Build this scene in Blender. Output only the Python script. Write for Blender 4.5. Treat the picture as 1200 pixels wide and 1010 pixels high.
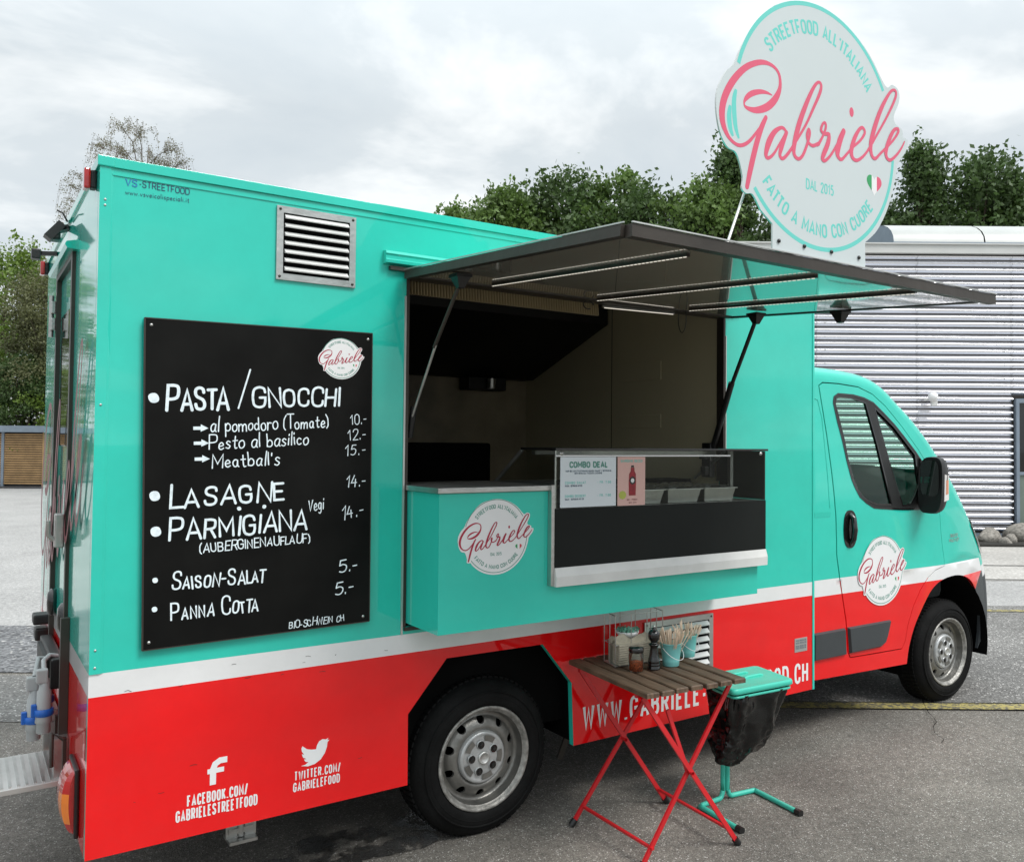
import bpy, bmesh, math, random
import numpy as np
from mathutils import Vector, Matrix
from mathutils.geometry import delaunay_2d_cdt
R = math.radians
rng = random.Random(7)
scene = bpy.context.scene
for o in list(bpy.data.objects): bpy.data.objects.remove(o)

# ------------------------------------------------------------------ camera
cam_data = bpy.data.cameras.new('camera'); cam = bpy.data.objects.new('camera', cam_data)
scene.collection.objects.link(cam); scene.camera = cam
cam_data.sensor_width = 36; cam_data.lens = 30.393
cam_data.shift_x = -0.0462; cam_data.shift_y = -0.0095
cam_data.clip_end = 1500; cam_data.clip_start = 0.05
cr, cf, cu = (0.82085, -0.57108, 0.00816), (0.57072, 0.82071, 0.02665), (-0.02192, -0.01722, 0.99961)
cam.matrix_world = Matrix(((cr[0], cu[0], -cf[0], -0.3878), (cr[1], cu[1], -cf[1], -3.3864), (cr[2], cu[2], -cf[2], 1.7752), (0, 0, 0, 1)))

# ------------------------------------------------------------------ world, sun, exposure
SUN_EL, SUN_AZ = 52, 205
world = bpy.data.worlds.new('World'); scene.world = world; world.use_nodes = True
nt = world.node_tree; nt.nodes.clear()
def wn(t, **k):
    n = nt.nodes.new(t)
    for a, b in k.items(): setattr(n, a, b)
    return n
wl = nt.links.new
out = wn('ShaderNodeOutputWorld'); sky = wn('ShaderNodeTexSky', sky_type='NISHITA'); sky.sun_disc = False
sky.sun_elevation = R(SUN_EL); sky.sun_rotation = R(SUN_AZ)
bg1 = wn('ShaderNodeBackground'); bg1.inputs[1].default_value = 0.06; wl(sky.outputs[0], bg1.inputs[0])
tc = wn('ShaderNodeTexCoord'); sep = wn('ShaderNodeSeparateXYZ'); wl(tc.outputs['Generated'], sep.inputs[0])
zc = wn('ShaderNodeMath', operation='MAXIMUM'); wl(sep.outputs[2], zc.inputs[0]); zc.inputs[1].default_value = 0.0
za = wn('ShaderNodeMath', operation='ADD'); wl(zc.outputs[0], za.inputs[0]); za.inputs[1].default_value = 0.22
dx = wn('ShaderNodeMath', operation='DIVIDE'); wl(sep.outputs[0], dx.inputs[0]); wl(za.outputs[0], dx.inputs[1])
dy = wn('ShaderNodeMath', operation='DIVIDE'); wl(sep.outputs[1], dy.inputs[0]); wl(za.outputs[0], dy.inputs[1])
cmb = wn('ShaderNodeCombineXYZ'); wl(dx.outputs[0], cmb.inputs[0]); wl(dy.outputs[0], cmb.inputs[1])
nz = wn('ShaderNodeTexNoise'); nz.inputs['Scale'].default_value = 1.7; nz.inputs['Detail'].default_value = 6; nz.inputs['Roughness'].default_value = 0.56; nz.inputs['Distortion'].default_value = 0.35
wl(cmb.outputs[0], nz.inputs['Vector'])
rp = wn('ShaderNodeValToRGB'); wl(nz.outputs['Fac'], rp.inputs[0])
rp.color_ramp.elements[0].position = 0.38; rp.color_ramp.elements[0].color = (0.49, 0.54, 0.572, 1)
rp.color_ramp.elements[1].position = 0.62; rp.color_ramp.elements[1].color = (0.72, 0.745, 0.75, 1)
e = rp.color_ramp.elements.new(0.5); e.color = (0.53, 0.575, 0.60, 1)
# an overcast sky is brighter towards the zenith than at the horizon
zg = wn('ShaderNodeMapRange'); wl(sep.outputs[2], zg.inputs[0]); zg.inputs[1].default_value = 0.35; zg.inputs[2].default_value = 0.95; zg.inputs[3].default_value = 0.97; zg.inputs[4].default_value = 2.2
bg2 = wn('ShaderNodeBackground'); wl(rp.outputs[0], bg2.inputs[0]); wl(zg.outputs[0], bg2.inputs[1])
mixw = wn('ShaderNodeMixShader'); mixw.inputs[0].default_value = 0.93
wl(bg1.outputs[0], mixw.inputs[1]); wl(bg2.outputs[0], mixw.inputs[2]); wl(mixw.outputs[0], out.inputs[0])
sun_d = bpy.data.lights.new('sun', 'SUN'); sun = bpy.data.objects.new('sun', sun_d); scene.collection.objects.link(sun)
sun_d.energy = 1.5; sun_d.angle = R(20); sun_d.color = (1.0, 0.97, 0.93)
az = R(-68)                              # horizontal direction towards the sun, from +x
sd = Vector((math.cos(az)*math.cos(R(SUN_EL)), math.sin(az)*math.cos(R(SUN_EL)), math.sin(R(SUN_EL))))
sun.rotation_euler = sd.to_track_quat('Z', 'Y').to_euler()
sky.sun_rotation = math.atan2(sd.x, sd.y)
scene.view_settings.view_transform = 'Standard'; scene.view_settings.look = 'None'
scene.view_settings.exposure = 0.58; scene.view_settings.gamma = 1.0
scene.view_settings.use_curve_mapping = False
scene.render.engine = 'CYCLES'

# ------------------------------------------------------------------ materials
def nodes(m): return m.node_tree.nodes, m.node_tree.links
def mat(name, col, rough=0.5, metal=0.0, coat=0.0, bump=0.0, bscale=40, var=0.0, vscale=3, spec=0.5, coord='Object', vscale3=None, bdist=0.01, emis=None):
    m = bpy.data.materials.new(name); m.use_nodes = True
    n, l = nodes(m); p = n['Principled BSDF']
    p.inputs['Base Color'].default_value = (*col, 1); p.inputs['Roughness'].default_value = rough
    p.inputs['Metallic'].default_value = metal; p.inputs['Coat Weight'].default_value = coat
    p.inputs['Coat Roughness'].default_value = 0.03; p.inputs['Specular IOR Level'].default_value = spec
    if emis:
        p.inputs['Emission Color'].default_value = (*emis[:3], 1); p.inputs['Emission Strength'].default_value = emis[3]
    if bump or var:
        t = n.new('ShaderNodeTexCoord')
    if var:
        z = n.new('ShaderNodeTexNoise'); z.inputs['Scale'].default_value = vscale; z.inputs['Detail'].default_value = 5
        src = t.outputs[coord]
        if vscale3:
            mp = n.new('ShaderNodeMapping'); mp.inputs['Scale'].default_value = vscale3; l.new(src, mp.inputs[0]); src = mp.outputs[0]
        l.new(src, z.inputs['Vector'])
        r = n.new('ShaderNodeMapRange'); r.inputs[1].default_value = 0.3; r.inputs[2].default_value = 0.7
        r.inputs[3].default_value = 1-var; r.inputs[4].default_value = 1+var; l.new(z.outputs['Fac'], r.inputs[0])
        mx = n.new('ShaderNodeVectorMath'); mx.operation = 'SCALE'; mx.inputs[0].default_value = col; l.new(r.outputs[0], mx.inputs['Scale'])
        l.new(mx.outputs[0], p.inputs['Base Color'])
    if bump:
        z2 = n.new('ShaderNodeTexNoise'); z2.inputs['Scale'].default_value = bscale; z2.inputs['Detail'].default_value = 3; l.new(t.outputs[coord], z2.inputs['Vector'])
        b = n.new('ShaderNodeBump'); b.inputs['Strength'].default_value = bump; b.inputs['Distance'].default_value = bdist; l.new(z2.outputs['Fac'], b.inputs['Height'])
        l.new(b.outputs[0], p.inputs['Normal'])
        if coat: l.new(b.outputs[0], p.inputs['Coat Normal'])
    return m
def paint(name, col, rough=0.32):            # body panel paint: clear coat over a panel that is not perfectly flat, with faint grime
    m = mat(name, col, rough, coat=1.0, bump=0.16, bscale=1.3, bdist=0.010, spec=0.05)
    n, l = nodes(m); p = n['Principled BSDF']; p.inputs['Coat IOR'].default_value = 1.58; t = n.new('ShaderNodeTexCoord')
    z = n.new('ShaderNodeTexNoise'); z.inputs['Scale'].default_value = 2.2; z.inputs['Detail'].default_value = 8; z.inputs['Roughness'].default_value = 0.7; l.new(t.outputs['Object'], z.inputs['Vector'])
    r = n.new('ShaderNodeMapRange'); r.inputs[1].default_value = 0.35; r.inputs[2].default_value = 0.7; r.inputs[3].default_value = 1.02; r.inputs[4].default_value = 0.90; l.new(z.outputs['Fac'], r.inputs[0])
    mx = n.new('ShaderNodeVectorMath'); mx.operation = 'SCALE'; mx.inputs[0].default_value = col; l.new(r.outputs[0], mx.inputs['Scale']); l.new(mx.outputs[0], p.inputs['Base Color'])
    r2 = n.new('ShaderNodeMapRange'); r2.inputs[1].default_value = 0.4; r2.inputs[2].default_value = 0.75; r2.inputs[3].default_value = 0.02; r2.inputs[4].default_value = 0.10; l.new(z.outputs['Fac'], r2.inputs[0]); l.new(r2.outputs[0], p.inputs['Coat Roughness'])
    return m
M = {}
TEAL = (0.028, 0.60, 0.475); RED = (0.84, 0.004, 0.006)
M['teal'] = paint('turquoise paint', TEAL)
M['red'] = paint('red paint', RED)
M['white'] = paint('white paint', (0.80, 0.80, 0.80))
M['teal_flat'] = mat('turquoise plastic', (0.06, 0.58, 0.44), 0.38, bump=0.1, bscale=30)
M['teal_tube'] = mat('turquoise powder coat', (0.05, 0.52, 0.40), 0.35, coat=0.3, bump=0.05, bscale=200)
M['decal_white'] = mat('white vinyl', (0.82, 0.82, 0.82), 0.35, var=0.03)
M['decal_teal'] = mat('turquoise vinyl', (0.14, 0.62, 0.55), 0.4, var=0.04)
M['decal_green'] = mat('dark green print', (0.10, 0.30, 0.24), 0.5, var=0.1)
M['decal_pink'] = mat('pink vinyl', (0.72, 0.10, 0.18), 0.4, var=0.05)
M['decal_crimson'] = mat('crimson print', (0.42, 0.015, 0.05), 0.45, var=0.1)
M['decal_brown'] = mat('maroon print', (0.20, 0.03, 0.045), 0.4, var=0.1)
M['decal_navy'] = mat('navy print', (0.01, 0.06, 0.12), 0.5, var=0.1)
M['decal_blue'] = mat('blue print', (0.01, 0.20, 0.45), 0.5, var=0.1)
M['flag_green'] = mat('green print', (0.03, 0.33, 0.11), 0.5, var=0.1)
M['flag_red'] = mat('red print', (0.65, 0.05, 0.07), 0.5, var=0.1)
M['outline'] = mat('dark print outline', (0.10, 0.02, 0.03), 0.5, var=0.1)
M['sign_face'] = mat('white sign board', (0.58, 0.64, 0.645), 0.42, bump=0.05, bscale=3, var=0.02)
M['chalk'] = mat('white chalk marker', (0.78, 0.88, 0.92), 0.8, var=0.16, vscale=60)
M['board'] = mat('black chalkboard', (0.0055, 0.0055, 0.005), 0.6, bump=0.25, bscale=3, var=0.5, vscale=4, spec=0.12)
M['steel'] = mat('brushed steel', (0.52, 0.52, 0.50), 0.32, metal=0.9, bump=0.15, bscale=60, var=0.12, vscale=8)
M['alu'] = mat('aluminium', (0.60, 0.60, 0.58), 0.4, metal=0.75, bump=0.1, bscale=40, var=0.1, vscale=6)
M['white_metal'] = mat('white louvre metal', (0.72, 0.72, 0.70), 0.35, var=0.06, vscale=10, bump=0.05)
M['black'] = mat('black plastic', (0.012, 0.012, 0.012), 0.38, bump=0.1, bscale=120, var=0.2)
M['matte_black'] = mat('matt black', (0.004, 0.004, 0.004), 0.9, var=0.3, spec=0.08)
M['gloss_black'] = mat('gloss black', (0.008, 0.008, 0.008), 0.12, coat=0.6, var=0.2)
M['grey_plastic'] = mat('grey bumper plastic', (0.040, 0.046, 0.050), 0.45, bump=0.2, bscale=200, var=0.12)
M['case_black'] = mat('dark case panel', (0.008, 0.010, 0.009), 0.55, var=0.2, vscale=2, spec=0.2)
M['case_end'] = mat('dark smoked end panel', (0.020, 0.026, 0.020), 0.3, var=0.2)
M['rubber'] = mat('tyre rubber', (0.008, 0.008, 0.008), 0.75, bump=0.3, bscale=60, var=0.35, vscale=9, spec=0.12)
M['dark_metal'] = mat('dark bronze profile', (0.050, 0.042, 0.035), 0.42, metal=0.35, bump=0.15, bscale=20, var=0.2)
M['hatch_under'] = mat('grey glossy laminate', (0.30, 0.28, 0.24), 0.25, coat=1.0, bump=0.06, bscale=1.2, bdist=0.01, var=0.04)
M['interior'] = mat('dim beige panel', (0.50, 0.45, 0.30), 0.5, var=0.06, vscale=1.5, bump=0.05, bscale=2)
M['interior_dark'] = mat('dark beige interior wall', (0.24, 0.20, 0.13), 0.45, var=0.5, vscale=2.2)  # darker, blotchy beige for the back wall and rear partition
M['hood'] = mat('black extractor hood', (0.004, 0.004, 0.004), 0.55, var=0.5, vscale=2)
M['ribbed'] = mat('ribbed beige plastic', (0.42, 0.34, 0.20), 0.45, var=0.1)
M['wheel_steel'] = mat('silver wheel paint', (0.22, 0.215, 0.20), 0.36, metal=0.65, bump=0.2, bscale=50, var=0.25, vscale=14)
M['hub_plastic'] = mat('silver hub plastic', (0.50, 0.51, 0.51), 0.33, metal=0.45, var=0.15, vscale=20)
M['rusty'] = mat('worn rim edge', (0.30, 0.29, 0.27), 0.45, metal=0.4, var=0.45, vscale=30, bump=0.4, bscale=60)
M['wood'] = mat('weathered brown wood', (0.115, 0.072, 0.045), 0.6, var=0.45, vscale=6, vscale3=(14, 1.2, 6), bump=0.5, bscale=30, bdist=0.004)
M['red_metal'] = mat('red powder coat', (0.60, 0.012, 0.018), 0.35, coat=0.3, var=0.08, bump=0.1, bscale=150)
M['stick'] = mat('pale birch wood', (0.74, 0.58, 0.44), 0.6, var=0.15, vscale=30)
M['bucket'] = mat('pale turquoise enamel', (0.20, 0.56, 0.54), 0.35, var=0.05, vscale=12)
M['napkin'] = mat('natural paper napkin', (0.46, 0.42, 0.33), 0.85, var=0.12, vscale=40, bump=0.3, bscale=120)
M['pepper'] = mat('chilli flakes', (0.42, 0.09, 0.025), 0.7, var=0.8, vscale=130, bump=0.8, bscale=200)
M['bag'] = mat('black bin liner', (0.004, 0.004, 0.004), 0.10, bump=0.3, bscale=22, bdist=0.008, var=0.3)
M['pale_seal'] = mat('pale green print', (0.16, 0.40, 0.30), 0.5, var=0.5, vscale=60)
M['tail_red'] = mat('red tail lens', (0.45, 0.006, 0.006), 0.08, coat=1.0, var=0.25, vscale=14)
M['tail_orange'] = mat('orange tail lens', (0.85, 0.22, 0.02), 0.10, coat=1.0, var=0.1, vscale=14)
M['plug_blue'] = mat('blue plug plastic', (0.01, 0.12, 0.50), 0.4, var=0.1)
M['plug_grey'] = mat('grey plug plastic', (0.42, 0.44, 0.44), 0.5, var=0.1)
M['lamp_clear'] = mat('clear indicator lens', (0.70, 0.68, 0.66), 0.15, coat=0.8, var=0.1)
M['indicator'] = mat('amber indicator bulb', (0.60, 0.22, 0.10), 0.2, coat=0.5, var=0.2)
M['clad'] = mat('white corrugated sheet', (0.83, 0.83, 0.87), 0.22, metal=0.93, var=0.03, vscale=1, bump=0.05, bscale=4)
M['fascia'] = mat('cream metal fascia', (0.60, 0.60, 0.58), 0.5, var=0.05, vscale=2)
M['roof_light'] = mat('milky roof light', (0.48, 0.49, 0.47), 0.35, var=0.06, vscale=2)
M['bluegrey'] = mat('blue grey flashing', (0.24, 0.29, 0.35), 0.4, metal=0.3, var=0.1)
M['frame_green'] = mat('grey green door panel', (0.16, 0.20, 0.17), 0.5, var=0.06)
M['slat_wood'] = mat('larch slat', (0.42, 0.26, 0.12), 0.65, var=0.2, vscale=3, bump=0.3, bscale=20)
M['dark_roof'] = mat('dark sheet roof', (0.06, 0.06, 0.065), 0.6, var=0.2)
M['bark'] = mat('bark', (0.085, 0.065, 0.045), 0.9, var=0.4, vscale=5, bump=0.8, bscale=12, bdist=0.04)
M['birch_bark'] = mat('brown birch twigs', (0.16, 0.12, 0.10), 0.8, var=0.3, vscale=5)
M['seat'] = mat('dark seat fabric', (0.02, 0.024, 0.024), 0.9, var=0.2)
M['sleeve'] = mat('pink poster paper', (0.75, 0.47, 0.42), 0.5, var=0.02)
M['poster'] = mat('pale poster paper', (0.74, 0.80, 0.84), 0.45, var=0.02)
M['bottle_red'] = mat('dark red bottle print', (0.30, 0.01, 0.02), 0.4, var=0.3, vscale=60)
M['lime'] = mat('lime print', (0.50, 0.55, 0.10), 0.5, var=0.1)
M['led'] = mat('lit led strip', (0.9, 0.85, 0.75), 0.5, emis=(1.0, 0.93, 0.80, 0.5))
M['foil'] = mat('crumpled lid film', (0.42, 0.43, 0.40), 0.22, metal=0.6, bump=1.0, bscale=40, var=0.3, vscale=20)
M['soil'] = mat('gravel bed', (0.03, 0.028, 0.024), 0.9, var=0.4, vscale=20, bump=0.8, bscale=30)

def glass(name, tint, refl=1.0, rough=0.0):
    m = bpy.data.materials.new(name); m.use_nodes = True; n, l = nodes(m); n.clear()
    o = n.new('ShaderNodeOutputMaterial'); t = n.new('ShaderNodeBsdfTransparent'); t.inputs[0].default_value = (*tint, 1)
    g = n.new('ShaderNodeBsdfGlossy'); g.inputs['Roughness'].default_value = rough; g.inputs[0].default_value = (0.9, 0.95, 0.93, 1)
    f = n.new('ShaderNodeFresnel'); f.inputs[0].default_value = 1.5
    mu = n.new('ShaderNodeMath'); mu.operation = 'MULTIPLY'; mu.inputs[1].default_value = refl; l.new(f.outputs[0], mu.inputs[0])
    x = n.new('ShaderNodeMixShader'); l.new(mu.outputs[0], x.inputs[0]); l.new(t.outputs[0], x.inputs[1]); l.new(g.outputs[0], x.inputs[2]); l.new(x.outputs[0], o.inputs[0])
    return m
M['glass_green'] = glass('greenish window glass', (0.66, 0.86, 0.76), 0.8)
M['glass_clear'] = glass('clear case glass', (0.88, 0.92, 0.89), 0.55)
M['jar_glass'] = glass('jar glass', (0.90, 0.92, 0.90), 0.9)
M['glass_dark'] = mat('dark window glass', (0.006, 0.008, 0.008), 0.05, coat=0.6, var=0.2)
M['mirror_glass'] = mat('mirror glass', (0.30, 0.36, 0.34), 0.03, metal=1.0, var=0.05)

def asphalt(name, c1, c2, speck, rough, fine=260, stain=0.36):
    m = bpy.data.materials.new(name); m.use_nodes = True; n, l = nodes(m); p = n['Principled BSDF']
    t = n.new('ShaderNodeTexCoord')
    v = n.new('ShaderNodeTexVoronoi'); v.inputs['Scale'].default_value = fine*0.5; l.new(t.outputs['Object'], v.inputs['Vector'])
    sp = n.new('ShaderNodeSeparateColor'); l.new(v.outputs['Color'], sp.inputs[0])
    rr = n.new('ShaderNodeValToRGB'); l.new(sp.outputs[0], rr.inputs[0])
    rr.color_ramp.elements[0].position = 0.0; rr.color_ramp.elements[0].color = (*c1, 1)
    rr.color_ramp.elements[1].position = 0.95; rr.color_ramp.elements[1].color = (*c2, 1)
    e = rr.color_ramp.elements.new(0.98); e.color = (speck, speck*0.97, speck*0.92, 1)
    z = n.new('ShaderNodeTexNoise'); z.inputs['Scale'].default_value = 0.7; z.inputs['Detail'].default_value = 9; z.inputs['Roughness'].default_value = 0.65; l.new(t.outputs['Object'], z.inputs['Vector'])
    r = n.new('ShaderNodeMapRange'); r.inputs[1].default_value = 0.3; r.inputs[2].default_value = 0.7; r.inputs[3].default_value = 1-stain; r.inputs[4].default_value = 1+stain; l.new(z.outputs['Fac'], r.inputs[0])
    z3 = n.new('ShaderNodeTexNoise'); z3.inputs['Scale'].default_value = 22; z3.inputs['Detail'].default_value = 6; z3.inputs['Roughness'].default_value = 0.8; l.new(t.outputs['Object'], z3.inputs['Vector'])
    r3 = n.new('ShaderNodeMapRange'); r3.inputs[1].default_value = 0.3; r3.inputs[2].default_value = 0.7; r3.inputs[3].default_value = 0.65; r3.inputs[4].default_value = 1.35; l.new(z3.outputs['Fac'], r3.inputs[0])
    mm = n.new('ShaderNodeMath'); mm.operation = 'MULTIPLY'; l.new(r.outputs[0], mm.inputs[0]); l.new(r3.outputs[0], mm.inputs[1])
    s = n.new('ShaderNodeVectorMath'); s.operation = 'SCALE'; l.new(rr.outputs[0], s.inputs[0]); l.new(mm.outputs[0], s.inputs['Scale']); l.new(s.outputs[0], p.inputs['Base Color'])
    b = n.new('ShaderNodeBump'); b.inputs['Strength'].default_value = 0.6; b.inputs['Distance'].default_value = 0.004; l.new(v.outputs['Distance'], b.inputs['Height'])
    z4 = n.new('ShaderNodeTexNoise'); z4.inputs['Scale'].default_value = 60; z4.inputs['Detail'].default_value = 4; l.new(t.outputs['Object'], z4.inputs['Vector'])
    b2 = n.new('ShaderNodeBump'); b2.inputs['Strength'].default_value = 0.7; b2.inputs['Distance'].default_value = 0.006; l.new(z4.outputs['Fac'], b2.inputs['Height']); l.new(b.outputs[0], b2.inputs['Normal']); l.new(b2.outputs[0], p.inputs['Normal'])
    p.inputs['Roughness'].default_value = rough
    return m
M['asphalt'] = asphalt('dark asphalt', (0.095, 0.086, 0.075), (0.225, 0.208, 0.182), 0.50, 0.82, fine=420)
M['asphalt_mid'] = asphalt('worn grey asphalt', (0.09, 0.086, 0.08), (0.24, 0.232, 0.22), 0.6, 0.75, fine=200)
M['asphalt_light'] = asphalt('pale worn asphalt', (0.28, 0.275, 0.265), (0.42, 0.41, 0.40), 0.50, 0.8, fine=170, stain=0.14)
M['asphalt_rough'] = asphalt('coarse dark asphalt', (0.05, 0.05, 0.053), (0.24, 0.24, 0.245), 0.45, 0.75, fine=90)
M['concrete'] = asphalt('pale concrete slab', (0.40, 0.38, 0.35), (0.50, 0.48, 0.45), 0.55, 0.8, fine=80, stain=0.15)
def yellow_paint():
    m = mat('worn yellow road paint', (0.55, 0.42, 0.06), 0.7); n, l = nodes(m); p = n['Principled BSDF']; t = n.new('ShaderNodeTexCoord')
    z = n.new('ShaderNodeTexNoise'); z.inputs['Scale'].default_value = 28; z.inputs['Detail'].default_value = 8; z.inputs['Roughness'].default_value = 0.75; l.new(t.outputs['Object'], z.inputs['Vector'])
    r = n.new('ShaderNodeValToRGB'); l.new(z.outputs['Fac'], r.inputs[0]); r.color_ramp.elements[0].position = 0.45; r.color_ramp.elements[0].color = (0.12, 0.11, 0.085, 1)
    r.color_ramp.elements[1].position = 0.56; r.color_ramp.elements[1].color = (0.44, 0.37, 0.12, 1); l.new(r.outputs[0], p.inputs['Base Color'])
    return m
M['yellow'] = yellow_paint()
def wet_mat():          # damp film: the asphalt shows through along a ragged rim
    m = asphalt('wet asphalt stain', (0.018, 0.017, 0.016), (0.045, 0.042, 0.038), 0.12, 0.32, fine=420); n, l = nodes(m); t = n.new('ShaderNodeTexCoord')
    z = n.new('ShaderNodeTexNoise'); z.inputs['Scale'].default_value = 9; z.inputs['Detail'].default_value = 9; z.inputs['Roughness'].default_value = 0.75; l.new(t.outputs['Object'], z.inputs['Vector'])
    r = n.new('ShaderNodeMapRange'); r.inputs[1].default_value = 0.44; r.inputs[2].default_value = 0.54; l.new(z.outputs['Fac'], r.inputs[0]); l.new(r.outputs[0], n['Principled BSDF'].inputs['Alpha']); return m
M['wet'] = wet_mat()
def leaf(name, c, v=0.45, scale=0.9):
    m = bpy.data.materials.new(name); m.use_nodes = True; n, l = nodes(m); p = n['Principled BSDF']; p.inputs['Roughness'].default_value = 0.55
    t = n.new('ShaderNodeTexCoord'); z = n.new('ShaderNodeTexNoise'); z.inputs['Scale'].default_value = scale; z.inputs['Detail'].default_value = 7; z.inputs['Roughness'].default_value = 0.7; l.new(t.outputs['Object'], z.inputs['Vector'])
    r = n.new('ShaderNodeMapRange'); r.inputs[1].default_value = 0.3; r.inputs[2].default_value = 0.7; r.inputs[3].default_value = 1-v; r.inputs[4].default_value = 1+v; l.new(z.outputs['Fac'], r.inputs[0])
    s = n.new('ShaderNodeVectorMath'); s.operation = 'SCALE'; s.inputs[0].default_value = c; l.new(r.outputs[0], s.inputs['Scale']); l.new(s.outputs[0], p.inputs['Base Color'])
    d = n.new('ShaderNodeBsdfTranslucent'); l.new(s.outputs[0], d.inputs[0]); mx = n.new('ShaderNodeMixShader'); mx.inputs[0].default_value = 0.3
    l.new(p.outputs[0], mx.inputs[1]); l.new(d.outputs[0], mx.inputs[2]); l.new(mx.outputs[0], n['Material Output'].inputs[0])
    return m
M['leaf_mid'] = leaf('mid green leaves', (0.115, 0.190, 0.042))
M['leaf_dark'] = leaf('dark green leaves', (0.070, 0.122, 0.034))
M['leaf_lime'] = leaf('yellow green leaves', (0.150, 0.235, 0.035))
M['leaf_olive'] = leaf('olive willow leaves', (0.125, 0.135, 0.055))
M['leaf_birch'] = leaf('sparse brownish leaves', (0.17, 0.165, 0.09))
M['petal'] = mat('white petals', (0.7, 0.7, 0.65), 0.7, var=0.1)
def stone_mat():
    return mat('river stone', (0.27, 0.25, 0.22), 0.8, var=0.45, vscale=5, bump=0.6, bscale=12, bdist=0.02)
M['stone'] = stone_mat()
# ------------------------------------------------------------------ object helpers
C = scene.collection
def thing(name, label, cat, loc=(0, 0, 0), group=None):
    o = bpy.data.objects.new(name, None); o.empty_display_size = 0.2; C.objects.link(o); o.location = loc
    return tag(o, label, cat, group)
def tag(o, label=None, cat=None, group=None, kind=None):
    if label: o['label'] = label
    if cat: o['category'] = cat
    if group: o['group'] = group
    if kind: o['kind'] = kind
    return o
def wloc(p):
    v = Vector((0, 0, 0))
    while p is not None: v += p.location; p = p.parent
    return v
class MB:
    def __init__(s): s.v = []; s.f = []; s.m = []; s.sm = []
    def add(s, vs, fs, mi=0, smooth=False):
        b = len(s.v); s.v += [tuple(x) for x in vs]
        for f in fs: s.f.append([b+i for i in f]); s.m.append(mi); s.sm.append(smooth)
        return s
    def box(s, x0, x1, y0, y1, z0, z1, mi=0, bev=0.0):
        if bev > 0:
            bm = bmesh.new(); bmesh.ops.create_cube(bm, size=1)
            for v in bm.verts: v.co = Vector(((x0+x1)/2+v.co.x*(x1-x0), (y0+y1)/2+v.co.y*(y1-y0), (z0+z1)/2+v.co.z*(z1-z0)))
            bmesh.ops.bevel(bm, geom=list(bm.edges), offset=bev, segments=2, affect='EDGES', profile=0.6)
            bm.verts.index_update(); s.add([v.co for v in bm.verts], [[v.index for v in f.verts] for f in bm.faces], mi); bm.free(); return s
        vs = [(x, y, z) for z in (z0, z1) for y in (y0, y1) for x in (x0, x1)]
        return s.add(vs, [(0, 2, 3, 1), (4, 5, 7, 6), (0, 1, 5, 4), (2, 6, 7, 3), (0, 4, 6, 2), (1, 3, 7, 5)], mi)
    def bar(s, p0, p1, w, h, mi=0, up=(0, 0, 1)):
        p0, p1 = Vector(p0), Vector(p1); d = (p1-p0).normalized(); u = Vector(up)
        if abs(d.dot(u)) > 0.97: u = Vector((1, 0, 0))
        a = d.cross(u).normalized(); b = a.cross(d).normalized()
        vs = [p+a*(i*w/2)+b*(j*h/2) for p in (p0, p1) for i, j in ((-1, -1), (1, -1), (1, 1), (-1, 1))]
        return s.add(vs, [(0, 3, 2, 1), (4, 5, 6, 7), (0, 1, 5, 4), (1, 2, 6, 5), (2, 3, 7, 6), (3, 0, 4, 7)], mi)
    def tube(s, pts, r, n=8, mi=0, caps=True, smooth=True):
        pts = [Vector(p) for p in pts]; rs = r if isinstance(r, (list, tuple)) else [r]*len(pts)
        rings = []; ref = None
        for i, p in enumerate(pts):
            d = (pts[min(i+1, len(pts)-1)]-pts[max(i-1, 0)]).normalized()
            if ref is None: ref = d.cross(Vector((0.31, 0.17, 0.93)) if abs(d.z) < 0.9 else Vector((1, 0.1, 0))).normalized()
            a = (ref-d*ref.dot(d)).normalized(); ref = a; b = d.cross(a)
            rings.append([p+(a*math.cos(t)+b*math.sin(t))*rs[i] for t in [2*math.pi*k/n for k in range(n)]])
        vs = [v for g in rings for v in g]; fs = []
        for i in range(len(pts)-1):
            for k in range(n): fs.append((i*n+k, i*n+(k+1) % n, (i+1)*n+(k+1) % n, (i+1)*n+k))
        s.add(vs, fs, mi, smooth)
        if caps: s.add(rings[0], [list(range(n))[::-1]], mi); s.add(rings[-1], [list(range(n))], mi)
        return s
    def lathe(s, prof, centre, axis='z', n=32, mi=0, smooth=True, scale=(1, 1)):   # prof: (radius, height)
        vs = []; cx, cy, cz = centre
        for r, h in prof:
            for k in range(n):
                t = 2*math.pi*k/n; a, b = r*math.cos(t)*scale[0], r*math.sin(t)*scale[1]
                vs.append((cx+a, cy+b, cz+h) if axis == 'z' else (cx+a, cy+h, cz+b) if axis == 'y' else (cx+h, cy+a, cz+b))
        fs = [(i*n+k, i*n+(k+1) % n, (i+1)*n+(k+1) % n, (i+1)*n+k) for i in range(len(prof)-1) for k in range(n)]
        return s.add(vs, fs, mi, smooth)
    def prism(s, poly, fn0, fn1, mi=0, mside=None):     # poly 2D, fn maps (u,v) to 3D for the two faces
        T = tri2d(poly); n = len(poly)
        s.add([fn0(*p) for p in T[0]], T[1], mi); s.add([fn1(*p) for p in T[0]], [f[::-1] for f in T[1]], mi)
        s.add([fn0(*p) for p in poly]+[fn1(*p) for p in poly], [(i, (i+1) % n, n+(i+1) % n, n+i) for i in range(n)], mi if mside is None else mside)
        return s
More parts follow.
